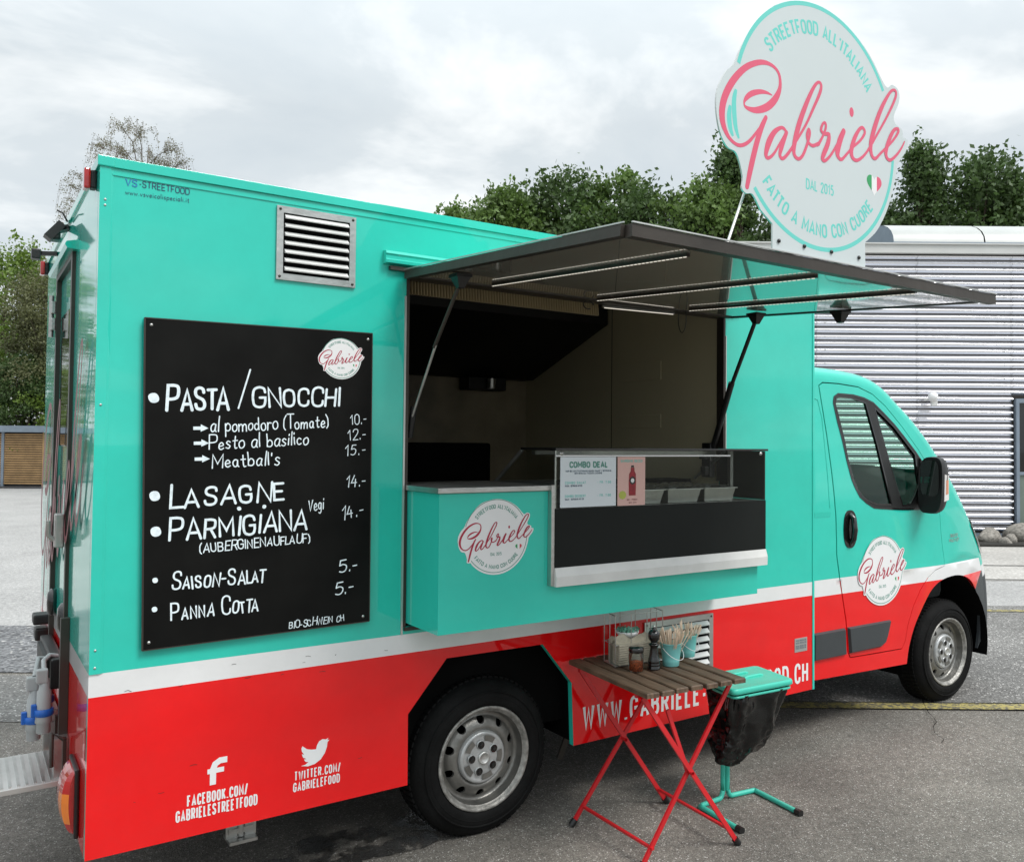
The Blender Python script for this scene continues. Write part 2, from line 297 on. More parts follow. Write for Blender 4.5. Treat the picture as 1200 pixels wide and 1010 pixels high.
    def build(s, name, mats, parent=None, label=None, kind=None, autosmooth=True):
        me = bpy.data.meshes.new(name); off = wloc(parent)
        me.from_pydata([tuple(Vector(v)-off) for v in s.v], [], s.f)
        for m in (mats if isinstance(mats, (list, tuple)) else [mats]): me.materials.append(M[m] if isinstance(m, str) else m)
        me.polygons.foreach_set('material_index', s.m); me.polygons.foreach_set('use_smooth', s.sm); me.update()
        o = bpy.data.objects.new(name, me); C.objects.link(o); o.parent = parent
        if label: o['label'] = label
        if kind: o['kind'] = kind
        return o
def pip(p, poly):
    x, y = p; c = False; n = len(poly)
    for i in range(n):
        x1, y1 = poly[i][:2]; x2, y2 = poly[(i+1) % n][:2]
        if (y1 > y) != (y2 > y) and x < (x2-x1)*(y-y1)/(y2-y1)+x1: c = not c
    return c
def tri2d(outline, holes=(), inner=(), extra=()):
    vs = []; es = []
    for lp in [outline]+list(holes):
        b = len(vs); vs += [Vector(p[:2]) for p in lp]; es += [(b+i, b+(i+1) % len(lp)) for i in range(len(lp))]
    for a, b_ in extra:
        b = len(vs); vs += [Vector(a), Vector(b_)]; es.append((b, b+1))
    vs += [Vector(p) for p in inner]
    r = delaunay_2d_cdt(vs, es, [], 0, 1e-6)
    V = [tuple(v) for v in r[0]]; F = []
    for f in r[2]:
        c = (sum(V[i][0] for i in f)/3, sum(V[i][1] for i in f)/3)
        if pip(c, outline) and not any(pip(c, h) for h in holes):
            a, b, d = [V[i] for i in f]
            if abs((b[0]-a[0])*(d[1]-a[1])-(d[0]-a[0])*(b[1]-a[1])) > 1e-9: F.append(list(f))
    return V, F
def smooth_pts(pts, k=5, closed=False):            # Catmull-Rom through the points (any tuple length)
    n = len(pts); o = []
    rngi = range(n) if closed else range(n-1)
    for i in rngi:
        g = (lambda j: pts[j % n]) if closed else (lambda j: pts[max(0, min(n-1, j))])
        p0, p1, p2, p3 = g(i-1), g(i), g(i+1), g(i+2)
        for q in range(k):
            t = q/k
            o.append(tuple(0.5*(2*b+(c-a)*t+(2*a-5*b+4*c-d)*t*t+(3*b-a-3*c+d)*t**3) for a, b, c, d in zip(p0, p1, p2, p3)))
    if not closed: o.append(tuple(pts[-1]))
    return o
def ribbon(mb, pts, ws, fn0, mi=0, rnd=False, ramp=0.0):      # flat stroke along 2D points, mitred; fn maps 2D to 3D
    q = [pts[0]]; w = [ws[0] if isinstance(ws, (list, tuple)) else ws]
    for i in range(1, len(pts)):
        if math.hypot(pts[i][0]-q[-1][0], pts[i][1]-q[-1][1]) > 1e-5: q.append(pts[i]); w.append(ws[i] if isinstance(ws, (list, tuple)) else ws)
    if len(q) < 2: return
    L = []; Rr = []; n = len(q)
    def fn(x, y, k=0):
        p = fn0(x, y)
        return p if not ramp else (p[0], p[1]-ramp*k, p[2])
    if rnd:
        for e in (0, n-1):
            o = 1 if e == 0 else n-2; d = Vector((q[e][0]-q[o][0], q[e][1]-q[o][1])).normalized(); w_ = w[e]/2; a = math.atan2(d.y, d.x)
            arc = [(q[e][0]+w_*math.cos(a+t), q[e][1]+w_*math.sin(a+t)) for t in [(-0.5+k/6)*math.pi for k in range(7)]]
            mb.add([fn(*p, k=e+(2 if e else 0)) for p in arc], [list(range(7))], mi)
    for i in range(n):
        d0 = Vector((q[i][0]-q[i-1][0], q[i][1]-q[i-1][1])).normalized() if i else None
        d1 = Vector((q[i+1][0]-q[i][0], q[i+1][1]-q[i][1])).normalized() if i < n-1 else None
        if d0 is None: d0 = d1
        if d1 is None: d1 = d0
        nn = Vector((-(d0.y+d1.y), d0.x+d1.x))
        if nn.length < 0.2: nn = Vector((-d0.y, d0.x))
        nn.normalize(); k = 1/max(0.55, nn.dot(Vector((-d0.y, d0.x))))
        L.append((q[i][0]+nn.x*w[i]/2*k, q[i][1]+nn.y*w[i]/2*k)); Rr.append((q[i][0]-nn.x*w[i]/2*k, q[i][1]-nn.y*w[i]/2*k))
    mb.add([fn(*p, k=i % n) for i, p in enumerate(L+Rr)], [(i, i+1, n+i+1, n+i) for i in range(n-1)], mi)

# stroke alphabet: width; strokes separated by ';', '~' = curved
GL = {
'A': '.66;0,0 .33,1 .66,0;.12,.3 .54,.3', 'B': '.58;0,0 0,1 .3,1;~.3,1 .5,.95 .55,.76 .48,.57 .28,.52 .02,.52;~.28,.52 .5,.47 .58,.26 .5,.05 .28,0 .01,0',
'C': '.56;~.56,.72 .52,.92 .3,1 .07,.9 0,.65 0,.35 .07,.1 .3,0 .52,.08 .56,.28', 'D': '.6;0,0 0,1 .25,1;~.25,1 .5,.93 .6,.68 .6,.32 .5,.07 .25,0 .01,0',
'E': '.5;.5,1 0,1 0,0 .5,0;.02,.52 .42,.52', 'F': '.48;.48,1 0,1 0,0;.02,.5 .4,.5',
'G': '.6;~.58,.75 .52,.93 .3,1 .07,.9 0,.65 0,.35 .07,.1 .3,0 .52,.08 .59,.3;.59,.3 .59,.48 .33,.48', 'H': '.58;0,0 0,1;.58,0 .58,1;.02,.5 .56,.5', 'I': '.06;.03,0 .03,1',
'K': '.58;0,0 0,1;.55,1 .03,.42;.18,.58 .58,0', 'L': '.46;0,1 0,0 .46,0', 'M': '.76;0,0 0,1 .38,.3 .76,1 .76,0', 'N': '.6;0,0 0,1 .6,0 .6,1',
'O': '.6;~.3,1 .07,.9 0,.65 0,.35 .07,.1 .3,0 .53,.1 .6,.35 .6,.65 .53,.9 .3,1', 'P': '.56;0,0 0,1 .28,1;~.28,1 .5,.94 .56,.73 .5,.52 .28,.45 .02,.45',
'Q': '.62;~.3,1 .07,.9 0,.65 0,.35 .07,.1 .3,0 .53,.1 .6,.35 .6,.65 .53,.9 .3,1;.38,.2 .62,-.05',
'R': '.58;0,0 0,1 .28,1;~.28,1 .5,.94 .55,.75 .5,.55 .28,.48 .02,.48;.3,.48 .58,0', 'S': '.54;~.52,.78 .47,.94 .27,1 .07,.93 .02,.75 .1,.6 .27,.52 .45,.43 .54,.25 .47,.06 .27,0 .06,.06 0,.24',
'T': '.56;0,1 .56,1;.28,.98 .28,0', 'U': '.58;~0,1 0,.35 .07,.1 .29,0 .51,.1 .58,.35 .58,1', 'V': '.62;0,1 .31,0 .62,1', 'W': '.86;0,1 .2,0 .43,.85 .66,0 .86,1', 'X': '.6;0,0 .6,1;0,1 .6,0', 'Y': '.6;0,1 .3,.5 .6,1;.3,.48 .3,0', 'Z': '.55;0,1 .55,1 0,0 .55,0',
'0': '.54;~.27,1 .06,.88 0,.65 0,.35 .06,.12 .27,0 .48,.12 .54,.35 .54,.65 .48,.88 .27,1', '1': '.28;0,.72 .24,1 .24,0', '2': '.52;~.02,.75 .08,.93 .27,1 .46,.92 .5,.72 .4,.5 .02,.01;.02,0 .52,0',
'3': '.5;~.02,.8 .12,.95 .27,1 .45,.92 .46,.68 .34,.55 .2,.52;~.2,.52 .4,.48 .5,.28 .42,.06 .25,0 .08,.05 0,.2', '4': '.56;.3,1 0,.36 .54,.36;.42,.66 .38,0', '5': '.5;.46,1 .08,1 .03,.58;~.03,.58 .25,.64 .46,.52 .5,.3 .4,.07 .22,0 .02,.08', '6': '.52;~.45,.95 .25,.95 .06,.65 0,.35 .08,.08 .27,0 .46,.1 .52,.3 .44,.5 .27,.57 .06,.42', '7': '.5;0,1 .5,1 .18,0', '8': '.52;~.26,1 .06,.9 .06,.65 .26,.53 .5,.4 .5,.12 .26,0 .02,.12 .02,.4 .26,.53 .46,.65 .46,.9 .26,1', '9': '.52;~.06,.05 .27,.05 .46,.35 .52,.65 .44,.92 .27,1 .06,.9 0,.7 .08,.5 .27,.43 .46,.58',
'.': '.1;.05,0 .05,.1', ',': '.1;.08,.08 .02,-.12', '-': '.3;.02,.42 .3,.42', '/': '.42;0,-.05 .42,1.05', '(': '.2;~.2,1.1 .03,.8 0,.5 .03,.1 .2,-.12', ')': '.2;~0,1.1 .17,.8 .2,.5 .17,.1 0,-.12', "'": '.08;.05,1 .03,.78', ' ': '.25;', ':': '.1;.05,0 .05,.1;.05,.45 .05,.55',
'a': '.44;~.4,.5 .2,.56 .03,.4 .02,.15 .15,0 .32,.1 .4,.5;~.4,.5 .38,.1 .46,0', 'b': '.42;~0,1 .02,.5 0,.02;~.01,.3 .2,.52 .4,.4 .4,.12 .22,0 .01,.05', 'c': '.36;~.36,.42 .2,.52 .03,.38 .03,.12 .18,0 .36,.08', 'd': '.44;~.4,.42 .2,.52 .03,.38 .03,.12 .2,0 .38,.15;~.42,1 .41,.5 .42,.0', 'e': '.4;~.03,.25 .35,.32 .32,.48 .18,.54 .03,.38 .03,.12 .2,0 .4,.1',
'f': '.3;~.32,.95 .2,1 .12,.85 .12,.5 .12,0;0,.52 .28,.52', 'g': '.42;~.38,.48 .18,.54 .03,.38 .05,.12 .2,.04 .36,.2 .38,.48;~.38,.48 .38,-.1 .25,-.32 .05,-.24', 'h': '.42;~0,1 0,.5 0,0;~0,.3 .18,.52 .38,.42 .4,0', 'i': '.1;~.05,.52 .05,.2 .06,0;.05,.74 .07,.84', 'l': '.1;~.05,1.02 .04,.5 .06,0', 'm': '.68;~0,.52 0,.25 0,0;~0,.3 .16,.52 .32,.42 .33,0;~.33,.3 .5,.52 .65,.42 .67,0', 'n': '.42;~0,.52 0,.25 0,0;~0,.3 .18,.52 .38,.42 .4,0',
'o': '.42;~.2,.53 .04,.42 .01,.2 .1,.02 .26,0 .4,.14 .4,.38 .3,.52 .2,.53', 'p': '.44;~.02,.52 .02,.1 .0,-.4;~.02,.3 .2,.54 .42,.4 .4,.12 .22,0 .02,.08', 'r': '.32;~0,.52 .02,.25 0,0;~.01,.28 .12,.5 .32,.48', 's': '.34;~.33,.46 .18,.54 .05,.42 .17,.28 .32,.16 .2,0 0,.06', 't': '.34;~.16,.85 .15,.3 .2,.02 .33,.04;0,.54 .33,.56', 'v': '.4;0,.5 .2,0 .4,.5', 'w': '.6;0,.5 .15,0 .3,.45 .45,0 .6,.5', 'z': '.36;0,.5 .36,.5 0,0 .36,0', 'u': '.42;~0,.52 .02,.15 .15,0 .35,.12 .4,.52;.4,.5 .42,0',
}
_gc = {}
def glyph(ch):
    if ch not in _gc:
        p = GL.get(ch, GL['-']).split(';'); S = []
        for s in p[1:]:
            s = s.strip()
            if not s: continue
            sm = s[0] == '~'; pts = [tuple(float(c) for c in q.split(',')) for q in s.lstrip('~').split()]
            S.append(smooth_pts(pts, 5) if sm else pts)
        _gc[ch] = (float(p[0]), S)
    return _gc[ch]
def text_strokes(txt, h, xs=1.0, sp=0.16, small=1.0, jit=0.0, seed=1, narrow=None):
    """lay text out from x=0; returns strokes in metres and the total width; small<1 = later capitals smaller"""
    r = random.Random(seed); x = 0; out = []
    for i, ch in enumerate(txt):
        w, S = glyph(ch); k = small if (i > 0 and txt[i-1] not in ' -(/' and ch.isupper()) else 1.0
        if small < 1 and i > 0 and ch == 'G' and txt[i-1] == '/': k = 1.0
        ja = 1+r.uniform(-jit, jit); jy = r.uniform(-jit, jit)*0.35; jr = r.uniform(-jit, jit)*0.6
        for s in S: out.append([((x+(px*ja*k)*xs+(py*jr))*h, (py*k*ja+jy)*h) for px, py in s])
        x += (w*k)*xs+sp
        if txt[i:i+2] in ('AT', 'TA', 'LT', 'LA', 'TT', 'FL', 'RT', 'AV', 'VA'): x -= .13*xs
    return out, (x-sp)*h
def put_text(mb, txt, fn, x0, z0, h, width=None, stroke=0.14, z1=None, mi=0, xs=0.62, sp=0.12, align='l', rnd=False, layer=0.00006, **k):
    S, w = text_strokes(txt, h, xs, sp, **k); f = (width/w) if width else 1.0
    sl = ((z1-z0)/(width or w)) if z1 is not None else 0
    ox = x0 if align == 'l' else x0-(w*f)/2
    for i, s in enumerate(S):
        pts = [(ox+px*f, z0+pz+sl*px*f) for px, pz in s]
        ribbon(mb, pts, stroke*h, lambda a, b, i=i: fn(a, b, layer*(i % 4)), mi, rnd, ramp=3e-6)
def arc_text(mb, txt, fn, r, a0, a1, h, top=True, stroke=0.15, mi=0, xs=0.6, sp=0.2):
    S, w = text_strokes(txt, 1.0, xs, sp)
    for i, s in enumerate(S):
        pts = []
        for px, py in s:
            a = R(a0+(a1-a0)*px/w); rad = (r+py*h) if top else (r-py*h); pts.append((rad*math.cos(a), rad*math.sin(a)))
        ribbon(mb, pts, stroke*h, lambda u, v, i=i: fn(u, v, 0.00005*(i % 4)), mi, ramp=3e-6)
# ------------------------------------------------------------------ round logo, in units of its ring radius
SCRIPT=[ [(-0.583, 0.135, 0.012), (-0.639, 0.14, 0.03), (-0.715, 0.13, 0.045), (-0.81, 0.093, 0.055), (-0.873, 0.042, 0.045), (-0.895, -0.004, 0.02), (-0.866, -0.031, 0.035), (-0.761, -0.026, 0.06), (-0.632, 0.032, 0.075), (-0.537, 0.123, 0.07), (-0.488, 0.225, 0.045), (-0.503, 0.325, 0.035), (-0.583, 0.371, 0.035), (-0.707, 0.364, 0.05), (-0.858, 0.293, 0.06), (-0.983, 0.181, 0.07), (-1.075, 0.054, 0.075), (-1.124, -0.065, 0.075), (-1.129, -0.177, 0.07), (-1.09, -0.265, 0.05), (-1.029, -0.319, 0.035), (-0.944, -0.338, 0.035), (-0.854, -0.297, 0.035), (-0.778, -0.221, 0.03), (-0.712, -0.141, 0.02)] , [(-0.651, -0.058, 0.045), (-0.705, -0.155, 0.06), (-0.761, -0.297, 0.065), (-0.817, -0.475, 0.065), (-0.861, -0.64, 0.05)] , [(-0.412, -0.124, 0.03), (-0.439, -0.102, 0.035), (-0.481, -0.102, 0.035), (-0.556, -0.155, 0.055), (-0.617, -0.245, 0.07), (-0.651, -0.343, 0.05), (-0.627, -0.372, 0.035), (-0.563, -0.328, 0.03), (-0.481, -0.216, 0.025), (-0.412, -0.124, 0.03)] , [(-0.412, -0.124, 0.045), (-0.468, -0.248, 0.055), (-0.49, -0.321, 0.04), (-0.456, -0.343, 0.035), (-0.388, -0.284, 0.035), (-0.293, -0.165, 0.03), (-0.178, -0.011, 0.03), (-0.081, 0.152, 0.035), (-0.003, 0.291, 0.04), (0.014, 0.361, 0.035), (-0.022, 0.376, 0.03), (-0.081, 0.318, 0.04), (-0.171, 0.166, 0.055), (-0.259, -0.019, 0.065), (-0.315, -0.182, 0.06), (-0.322, -0.277, 0.045), (-0.271, -0.309, 0.035), (-0.215, -0.267, 0.035), (-0.159, -0.16, 0.035), (-0.13, -0.072, 0.035), (-0.144, -0.041, 0.03), (-0.166, -0.092, 0.03), (-0.147, -0.148, 0.03), (-0.091, -0.165, 0.035), (-0.018, -0.131, 0.035), (-0.02, -0.138, 0.035), (0.034, -0.06, 0.03), (0.073, 0.02, 0.03), (0.065, 0.057, 0.03), (0.034, 0.042, 0.03), (0.012, -0.011, 0.035), (0.048, -0.036, 0.035), (0.112, -0.031, 0.045), (0.099, -0.107, 0.06), (0.048, -0.202, 0.06), (0.029, -0.248, 0.045), (0.063, -0.258, 0.035), (0.136, -0.197, 0.03), (0.221, -0.087, 0.03), (0.307, 0.04, 0.03)] , [(0.307, 0.04, 0.06), (0.258, -0.048, 0.075), (0.224, -0.153, 0.07), (0.241, -0.197, 0.045), (0.282, -0.204, 0.035), (0.346, -0.148, 0.03), (0.433, -0.068, 0.03), (0.531, 0.008, 0.03), (0.594, 0.086, 0.035), (0.57, 0.125, 0.035), (0.521, 0.103, 0.04), (0.453, 0.01, 0.055), (0.409, -0.104, 0.06), (0.431, -0.165, 0.045), (0.494, -0.17, 0.035), (0.58, -0.114, 0.03), (0.66, -0.029, 0.03), (0.753, 0.091, 0.03), (0.889, 0.269, 0.03), (1.001, 0.435, 0.035), (1.048, 0.532, 0.035), (1.023, 0.564, 0.03), (0.952, 0.522, 0.035), (0.826, 0.349, 0.055), (0.726, 0.149, 0.065), (0.677, 0.001, 0.06), (0.692, -0.087, 0.045), (0.743, -0.107, 0.035), (0.814, -0.048, 0.03), (0.909, 0.028, 0.03), (1.013, 0.12, 0.03), (1.079, 0.201, 0.035), (1.069, 0.227, 0.03), (1.004, 0.191, 0.045), (0.931, 0.079, 0.055), (0.894, -0.019, 0.055), (0.913, -0.07, 0.04), (0.967, -0.075, 0.035), (1.057, -0.009, 0.03), (1.128, 0.067, 0.025), (1.172, 0.132, 0.015)] ]
OUT1= [(-0.361, 0.954), (0.007, 1.019), (0.363, 0.951), (0.66, 0.793), (0.892, 0.571), (0.991, 0.605), (1.084, 0.578), (1.096, 0.478), (1.018, 0.337), (1.035, 0.269), (1.14, 0.23), (1.152, 0.171), (1.223, 0.149), (1.194, 0.045), (1.067, -0.097), (1.04, -0.219)]
OUT3= [(-0.705, -0.794), (-0.795, -0.687), (-0.868, -0.691), (-0.914, -0.66), (-0.907, -0.577), (-0.944, -0.457), (-0.988, -0.394), (-1.075, -0.372), (-1.151, -0.275), (-1.192, -0.099), (-1.175, 0.047), (-1.092, 0.191), (-1.005, 0.276), (-0.917, 0.444), (-0.739, 0.686), (-0.554, 0.859)]
DOT = [(0.414+0.029*math.cos(t), 0.227+0.042*math.sin(t)) for t in [k*math.pi/6 for k in range(12)]]
def logo_outline(neck):
    right = OUT1; left = OUT3
    if neck: pts = right+[(0.93, -0.50), (0.78, -0.72), (0.64, -0.835)]; pts = smooth_pts(pts, 4); pts += [(0.60, -0.86), (0.60, -1.075), (-0.573, -1.075), (-0.573, -0.88)]; pts += smooth_pts(left, 4)[0:]; return pts
    arc = [(1.06*math.cos(R(a)), 1.06*math.sin(R(a))) for a in range(-25, -136, -10)]
    return smooth_pts(right+arc+left[1:], 3, closed=True)
LOGO_OUT = logo_outline(False); SIGN_OUT = logo_outline(True)
def logo_marks(mbs, fn, ring_w=0.035, detail=True):
    """mbs: dict ring / script / heart builders; fn(u, v, lift)"""
    sc = mbs['script']
    for i, s in enumerate(SCRIPT):
        q = smooth_pts(s, 4); ribbon(sc, [(a, b) for a, b, c in q], [c*.82 for a, b, c in q], lambda a, b, i=i: fn(a, b, 0.0003+0.00012*i), 0, True, ramp=4e-6)
    sc.add([fn(a, b, 0.0003) for a, b in DOT], [list(range(12))])
    rg = mbs['ring']
    for a0, a1 in ((-4, -141), (163, 31)):
        n = 48; pts = [(math.cos(R(a0+(a1-a0)*k/n)), math.sin(R(a0+(a1-a0)*k/n))) for k in range(n+1)]
        ribbon(rg, pts, ring_w, lambda a, b: fn(a, b, 0.0002))
    if detail:
        for cr_ in ([(-0.983, 0.084), (-1.005, -0.02), (-0.99, -0.189), (-0.951, -0.287)], [(-1.044, -0.053), (-1.056, -0.13), (-1.044, -0.223), (-1.012, -0.282)]):
            q = smooth_pts(cr_, 5); n = len(q); ribbon(rg, q, [0.045*math.sin(math.pi*(0.15+0.8*i/n))+0.004 for i in range(n)], lambda a, b: fn(a, b, 0.0002))
    arc_text(rg, "STREETFOOD ALL'ITALIANA", lambda a, b, l: fn(a, b, 0.0002+l), 0.765, 141, 36, 0.10, True, 0.20)
    arc_text(rg, 'FATTO A MANO CON CUORE', lambda a, b, l: fn(a, b, 0.0002+l), 0.895, -140, -38, 0.098, False, 0.20)
    S, w = text_strokes('DAL 2015', 0.078, 0.75, 0.22)
    for i, s in enumerate(S): ribbon(rg, [(-0.17+p*0.34/w, -0.53+q) for p, q in s], 0.013, lambda a, b, i=i: fn(a, b, 0.0002+0.00005*(i % 4)))
    def heart(t):
        return (0.728+0.105*(math.sin(t)**3), -0.335+0.0062*(13*math.cos(t)-5*math.cos(2*t)-2*math.cos(3*t)-math.cos(4*t))*1.0)
    hp = [heart(2*math.pi*k/48) for k in range(48)]
    for mi, (a, b) in enumerate(((0.60, 0.692), (0.692, 0.764), (0.764, 0.86))):
        poly = []
        n = 48
        # clip the heart to the vertical band a..b
        def clip(P, x, keep_right):
            o = []
            for i in range(len(P)):
                p, q = P[i], P[(i+1) % len(P)]; ip = (p[0] >= x) == keep_right; iq = (q[0] >= x) == keep_right
                if ip: o.append(p)
                if ip != iq: t = (x-p[0])/(q[0]-p[0]); o.append((x, p[1]+t*(q[1]-p[1])))
            return o
        P = clip(clip(hp, a, True), b, False)
        V, F = tri2d(P); mbs['heart'].add([fn(x, z, 0.0003) for x, z in V], F, mi)
def logo_sticker(parent, fn3, cx, cz, r, mats=('decal_green', 'decal_crimson'), base=True, ring_w=0.02, name='logo_sticker'):
    """fn3(x, z, lift) -> 3D"""
    fn = lambda u, v, l: fn3(cx+u*r, cz+v*r, l+0.0006)
    b = MB(); V, F = tri2d(LOGO_OUT, (), [(x*.14, y*.14) for x in range(-9, 10) for y in range(-9, 9) if pip((x*.14, y*.14), LOGO_OUT)]); b.add([fn(x, z, 0) for x, z in V], F)
    st = b.build(name, 'decal_white', parent)
    mbs = dict(ring=MB(), script=MB(), heart=MB()); logo_marks(mbs, fn, ring_w, detail=False)
    mbs['ring'].build('ring_lettering', mats[0], st); mbs['script'].build('script_lettering', mats[1], st)
    mbs['heart'].build('heart_emblem', ['flag_green', 'decal_white', 'flag_red'], st)
    return st

# ------------------------------------------------------------------ world frame of the yard: s = right, d = ahead of the photographer
OX, OY = -0.388, -3.386
ex, ey, fx, fy = 0.8209, -0.5711, 0.5709, 0.8210
def F(s, d, z=0.0): return Vector((OX+ex*s+fx*d, OY+ey*s+fy*d, z))

# ------------------------------------------------------------------ ground
def sheet(name, pts, z, m, parent=None, kind='structure'):
    V, T = tri2d([(p[0], p[1]) for p in pts]); b = MB(); b.add([(x, y, z) for x, y in V], T); o = b.build(name, m, parent); 
    if kind: o['kind'] = kind
    return o
def wob(a, b, n, amp, seed):
    r = random.Random(seed); return [tuple(F(a[0]+(b[0]-a[0])*i/n, a[1]+(b[1]-a[1])*i/n+r.uniform(-amp, amp)))[:2] for i in range(n+1)]
sheet('ground', [(-400, -400), (400, -400), (400, 400), (-400, 400)], 0.0, 'asphalt')
sheet('pale_asphalt_yard', wob((-60, 8.4), (-1.5, 8.2), 30, 0.10, 1)+wob((0.0, 9.6), (40, 9.9), 20, 0.06, 2)+[tuple(F(60, 70))[:2], tuple(F(-60, 70))[:2]], 0.004, 'asphalt_light')
sheet('worn_asphalt_strip', wob((-60, 5.5), (-3.0, 5.5), 24, 0.04, 3)+[tuple(F(-2.5, 6.6))[:2]]+wob((-2.6, 6.6), (-60, 6.55), 24, 0.05, 4), 0.004, 'asphalt_mid')
sheet('coarse_asphalt_strip', wob((-60, 6.55), (-2.5, 6.6), 24, 0.05, 4)[::1]+[tuple(F(-1.5, 8.2))[:2]]+wob((-1.5, 8.2), (-60, 8.4), 30, 0.10, 11), 0.008, 'asphalt_rough')
sheet('worn_asphalt_parking', wob((-1.5, 6.06), (40, 6.06), 24, 0.0, 5)+wob((40, 9.9), (-1.2, 9.7), 24, 0.05, 6), 0.006, 'asphalt_mid')
sheet('concrete_apron', wob((3, 11.6), (30, 11.5), 20, 0.03, 8)+wob((30, 15.9), (3, 15.9), 10, 0.02, 9), 0.008, 'concrete')
for i, (d0, d1) in enumerate(((5.89, 6.02), (9.38, 9.49))):
    s0 = 0.9 if i == 0 else 2.0
    sheet('yellow_line', [tuple(F(s0, d0))[:2], tuple(F(30, d0))[:2], tuple(F(30, d1))[:2], tuple(F(s0, d1))[:2]], 0.012, 'yellow')
def blob(cx, cy, rx, ry, seed, n=40):
    r = random.Random(seed); ph = [r.uniform(0, 6.28) for _ in range(8)]
    return [(cx+rx*math.cos(t)*(1+sum(0.22/(k*0.6+1)*math.sin((k+2)*t+ph[k]) for k in range(6))), cy+ry*math.sin(t)*(1+sum(0.22/(k*0.6+1)*math.sin((k+2)*t+ph[k]) for k in range(6)))) for t in [2*math.pi*i/n for i in range(n)]]
sheet('water_puddle', blob(0.98, 0.26, 0.34, 0.22, 3), 0.006, 'wet')
sheet('water_puddle', blob(1.45, 0.34, 0.14, 0.12, 5), 0.006, 'wet')
crk = random.Random(12)
for a_, b_ in (((2.3, 5.2), (2.75, 6.6)), ((4.9, 5.3), (5.1, 6.7)), ((-3.2, 5.55), (-5.2, 5.6)), ((-3.4, 7.3), (-6.0, 7.6)), ((0.6, 2.2), (2.6, 2.9))):
    pts = [tuple(F(a_[0]+(b_[0]-a_[0])*i/14+crk.uniform(-.03, .03), a_[1]+(b_[1]-a_[1])*i/14+crk.uniform(-.03, .03)))[:2] for i in range(15)]
    b = MB(); ribbon(b, pts, [crk.uniform(.002, .007) for _ in pts], lambda x, y: (x, y, 0.0135)); b.build('asphalt_crack', 'matte_black', kind='structure')
# asphalt joints in the apron
for d_ in (11.62, 13.0):
    sheet('joint_line', [tuple(F(5, d_))[:2], tuple(F(26, d_+0.1))[:2], tuple(F(26, d_+0.15))[:2], tuple(F(5, d_+0.05))[:2]], 0.013, 'matte_black')
# ------------------------------------------------------------------ warehouse behind the truck
WD = 16.6; S0, S1 = -2.0, 15.0
hall = thing('warehouse', 'low warehouse clad in white horizontal corrugated metal, behind the truck cab', 'building', tuple(F(0, WD, 0)))
def fb(mb, s0, s1, d0, d1, z0, z1, mi=0):     # box in the yard frame
    vs = [F(s, d, z) for z in (z0, z1) for d in (d0, d1) for s in (s0, s1)]
    return mb.add(vs, [(0, 2, 3, 1), (4, 5, 7, 6), (0, 1, 5, 4), (2, 6, 7, 3), (0, 4, 6, 2), (1, 3, 7, 5)], mi)
PITCH = 0.131; ZB = 0.16; ZT = 5.47
def corr_profile(z0, z1):                      # (depth, z): sine wave sheet metal
    p = []; n = int(round((z1-z0)/PITCH))*8
    for i in range(n+1):
        z = z0+(z1-z0)*i/n; p.append((0.039*(1+math.cos(2*math.pi*(z-z0)/PITCH)), z))
    return p
def cladding(s0, s1, z0, z1, parent, nm='cladding_sheet'):
    P = corr_profile(z0, z1); b = MB(); n = len(P)
    vs = [F(s, WD-0.0+d, z) for s in (s0+0.003, s1-0.003) for d, z in P]
    b.add(vs, [(i, n+i, n+i+1, i+1) for i in range(n-1)], smooth=True); return b.build(nm, 'clad', parent)
joints = [S0, -0.3, 1.45, 3.2, 4.95, 6.9, 8.73]
for a, b_ in zip(joints[:-1], joints[1:]): cladding(a, b_, ZB, ZT, hall)
cladding(8.73, 10.2, ZB+PITCH*19+0.131, ZT, hall); 
for a, b_ in ((10.2, 11.9), (11.9, 13.6), (13.6, S1)): cladding(a, b_, ZB, ZT, hall)
b = MB()
for s in (5.1, 6.85, 8.55, 3.3):
    for k in range(0, 40, 2):
        p = F(s, WD-0.004, ZB+PITCH*(k+.5)); b.add([p+Vector((dx_, dy_, dz_)) for dx_, dy_, dz_ in ((-.012, 0, -.012), (.012, -.008, -.012), (.012, -.008, .012), (-.012, 0, .012))]+[p-Vector((fx*.015, fy*.015, 0))], [(0, 1, 4), (1, 2, 4), (2, 3, 4), (3, 0, 4)])
b.build('screw_heads', 'steel', hall, kind='stuff')
b = MB(); fb(b, S0, S1, WD+0.07, WD+9.5, 0.0, 5.50); b.build('wall', 'dark_metal', hall)
b = MB(); fb(b, S0-0.03, S1+0.03, WD-0.10, WD+0.065, ZT+0.03, 5.66); fb(b, S0-0.04, S1+0.04, WD-0.13, WD+0.30, 5.663, 5.69); b.build('fascia', 'fascia', hall)
b = MB(); fb(b, S0, S1, WD-0.01, WD+0.06, 0.0, ZB-0.02); b.build('plinth', 'bluegrey', hall)
b = MB(); fb(b, S0, S1, WD+0.07, WD+9.5, 5.505, 5.60); b.build('roof', 'fascia', hall)
